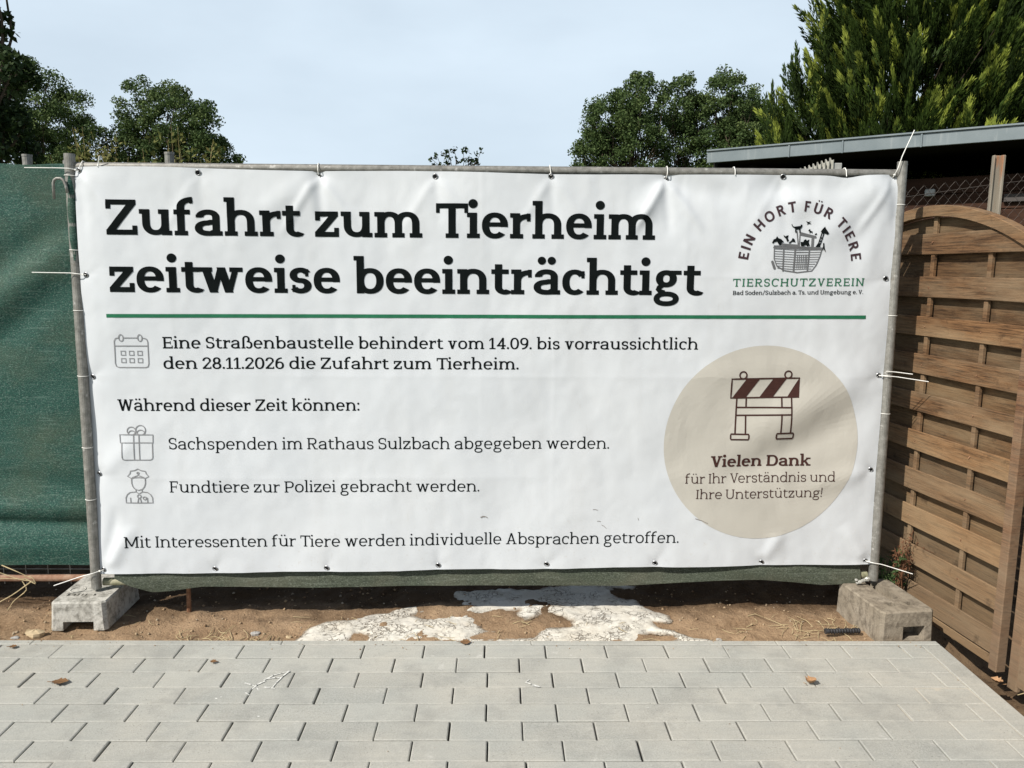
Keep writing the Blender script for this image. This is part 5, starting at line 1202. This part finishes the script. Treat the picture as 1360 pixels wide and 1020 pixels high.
# broken black pipe at the paving edge
mb = MB(); n = 24; mb.tube([(0, 0, 0), (.01, 0, .001)], .012, 12)
for k in range(n): mb.tube([(.01+k*.0062, .0006*k, .001*sin(k)), (.0145+k*.0062, .0006*k, .001*sin(k))], [.0125, .0105] if k % 2 else [.0095, .011], 12)
o = mb.build('black_pipe', flat('black_plastic_mat', (.028, .028, .030), .5, .4, var=.4)); o.location = (1.385, 3.085, -.008); o.rotation_euler = (0, .04, .03); tag(o, 'short piece of black ribbed pipe lying on soil beside the brownish foot', 'pipe')
# stones
def stone(x, y, r, mat, lb, z=None):
    mb = MB(); blob(mb, (0, 0, 0), r, 9, 6); o = mb.build('stone', mat, smooth=False); o.scale = (1, .9, .62); o.location = (x, y, (sz(x, y) if z is None else z)+r*.25); tag(o, lb, 'stone', 'stones on the soil')
M_ST1 = flat('tan_stone_mat', (.42, .33, .21), .9, .1, var=.2); M_ST2 = flat('grey_stone_mat', (.33, .32, .30), .9, .1, var=.2)
stone(-1.905, 3.060, .034, M_ST1, 'tan lump of clay before the pale concrete foot'); stone(.929, 3.060, .011, M_ST2, 'small grey pebble at the end of the slurry near the paving'); stone(-1.02, 3.115, .017, M_ST2, 'grey stone on the soil right of the pale foot, left of the slurry'); stone(-.875, 3.10, .011, M_ST1, 'tiny tan stone between the grey stone and the slurry'); stone(-1.96, 3.02, .014, M_ST2, 'pale pebble at the far left paving edge')
# countless crumbs and straw on the soil
rng = np.random.default_rng(77); Vs, Fs = [], []; nb = 0
def crumbs(n, x0, x1, y0, y1, s0, s1, zf):
    global nb
    ok = 0
    for _ in range(n):
        x, y = rng.uniform(x0, x1), rng.uniform(y0, y1)
        if float(slurry_d(np.array([x]), np.array([y]))[0]) > -.01 and y < 3.7 and rng.random() < .85: continue
        s = s0+(s1-s0)*rng.random()**4; z = zf(x, y); o = np.array([[1, 0, 0], [-1, 0, 0], [0, 1, 0], [0, -1, 0], [0, 0, .8], [0, 0, -.8]])*rng.uniform(.6, 1.2, (6, 1))*s
        a = rng.uniform(0, 6.28); R = np.array([[cos(a), -sin(a), 0], [sin(a), cos(a), 0], [0, 0, 1]]); Vs.append(o@R.T+np.array([x, y, z+s*.3])); Fs.append(np.array([[0, 2, 4], [2, 1, 4], [1, 3, 4], [3, 0, 4], [2, 0, 5], [1, 2, 5], [3, 1, 5], [0, 3, 5]])+nb); nb += 6
crumbs(1500, -2.9, 1.7, 2.99, 3.6, .002, .010, sz); crumbs(320, 1.81, 2.0, 2.2, 3.1, .002, .010, sz); crumbs(200, -2.2, 1.7, 2.985, 3.01, .002, .006, sz); crumbs(260, -2.3, 1.78, 2.90, 2.98, .001, .004, lambda x, y: .001); crumbs(90, -2.3, 1.78, 2.2, 2.9, .001, .003, lambda x, y: .001)
V = np.concatenate(Vs); F = np.concatenate(Fs); g = NT('crumb_mat', .95, .1); g.color(g.ramp(g.attr(), [(0, (.17, .105, .06)), (.6, (.33, .235, .145)), (.9, (.31, .24, .16)), (1, (.38, .33, .26))])); o = np_mesh('soil_crumbs', V, F, g.mat, tint=np.repeat(rng.random(len(F)//8), 8)); tag(o, kind='stuff')
mb = MB()
def twig(x, y, L, a, lift=0., r=.0016, m=0):
    c, s = cos(a), sin(a); k = random.uniform(-.15, .15)*L; mb.tube([(x, y, sz(x, y)+.004), (x+c*L*.5-s*k, y+s*L*.5+c*k, sz(x+c*L*.5, y+s*L*.5)+.006+lift*.5), (x+c*L, y+s*L, sz(x+c*L, y+s*L)+.005+lift)], [r, r*.9, r*.5], 5, m)
for _ in range(85): twig(random.uniform(-2.2, 1.6), random.uniform(3.0, 3.3), random.uniform(.02, .085), random.uniform(0, 6.28), random.uniform(0, .01), random.uniform(.0008, .0018))
for _ in range(40): twig(random.uniform(-1.35, -.95), random.uniform(3.01, 3.1), random.uniform(.03, .09), random.uniform(0, 6.28), .004, .0016)
for _ in range(45): twig(random.uniform(1.25, 1.6), random.uniform(3.02, 3.22), random.uniform(.03, .11), random.uniform(0, 6.28), .006, .0014)
for _ in range(40): twig(random.uniform(1.82, 1.97), random.uniform(2.2, 3.0), random.uniform(.03, .08), random.uniform(0, 6.28), .012, .0014)
tag(mb.build('straw_litter', M_STRAW), kind='stuff')
def stalks(name, org, paths, mat, lb, cat, r=.0022):
    mb = MB()
    for p in paths:
        q = [Vector(a) for a in p]; sm = []
        for i in range(len(q)-1):
            for k in range(4): sm.append(q[i].lerp(q[i+1], k/4))
        sm.append(q[-1]); sm = [sm[0]]+[(sm[i-1]+sm[i]*2+sm[i+1])/4 for i in range(1, len(sm)-1)]+[sm[-1]]; N = len(sm)
        mb.tube(sm, [r*(1-.6*i/N) for i in range(N)], 5)
    o = mb.build(name, mat); o.location = org; return tag(o, lb, cat)
stalks('dry_stalks', (-2.2, 3.3, 0), [[(-.25, 0, .20), (-.02, 0, .168), (.10, .0, .122), (.16, 0, .115)], [(.02, .01, .185), (.09, 0, .160), (.15, 0, .13)], [(.15, 0, .115), (.06, .0, .05), (-.05, 0, -.01), (-.12, 0, -.03)], [(.10, .01, .12), (.13, .0, .075), (.06, 0, .02), (.03, .0, -.03)], [(-.2, 0, .15), (-.05, 0, .13), (.12, 0, .125)], [(.12, 0, .13), (.17, 0, .10), (.155, 0, .135), (.12, 0, .14)]], M_STRAW, 'pale dry stalks tangled on the rusty tube at the left edge', 'dry stalks', .0028)
stalks('dry_stalks', (1.985, 2.66, -.11), [[(0, 0, 0), (.02, .01, .06), (.05, .02, .10)], [(0, 0, 0), (-.02, 0, .07), (-.055, .0, .06)], [(0, 0, 0), (.01, .03, .09), (.0, .05, .16)], [(.01, 0, 0), (.04, 0, .05), (.09, .0, .07)], [(.02, .03, 0), (.03, .05, .12), (.05, .06, .18)]], M_STRAW, 'bleached stalks growing under the timber post at the right edge', 'dry stalks', .0026)
rng = np.random.default_rng(5)
wd = empty('dried_weed', (1.86, 3.36, -.06), 'reddish-brown dried weed leaning against the wooden fence above the right foot', 'weed'); mb = MB(); cs = []
for k in range(9):
    x0, x1 = rng.normal()*.015-.005, rng.normal()*.03; h = rng.uniform(.22, .41); dr = rng.uniform(.0, .05)
    p = [(x0+.02, 0, 0), (x0-.005, rng.normal()*.02, h*.5), (x1-.02, rng.normal()*.03, h), (x1+dr-.015, rng.normal()*.03, h*rng.uniform(.75, 1.0))]; mb.tube(p, [.0022, .002, .0015, .001], 5)
    for _ in range(13): t = rng.uniform(.2, 1); q = np.array(p[1])*(1-t)+np.array(p[2])*t; cs.append(q+rng.normal(size=3)*.012)
    for _ in range(6): t = rng.uniform(.0, 1); q = np.array(p[2])*(1-t)+np.array(p[3])*t; cs.append(q+rng.normal(size=3)*.012)
o = mb.build('stem', M_BRACT, wd); V, F, T = leaves(cs, [.010]*len(cs), 2, .018, rng, 1, .30); np_mesh('seed_head', V, F, M_BRACT, wd, T)
wg = empty('green_weed', (1.80, 3.42, -.05), 'dark green weed in the shade between right post and wooden fence', 'weed'); mb = MB(); cs = []
for k in range(16):
    x1, y1 = rng.normal()*.05, rng.normal()*.04; h = rng.uniform(.12, .32); p = [(rng.normal()*.01, 0, 0), (x1*.5, y1*.5, h*.7), (x1, y1, h)]; mb.tube(p, [.0018, .0015, .0008], 4)
    for _ in range(6): t = rng.uniform(.2, 1); cs.append(np.array(p[0])*(1-t)+np.array(p[2])*t)
mb.build('stem', M_WEEDG, wg); V, F, T = leaves(cs, [.02]*len(cs), 4, .045, rng, 1, .22); np_mesh('foliage', V, F, M_WEEDG, wg, T)
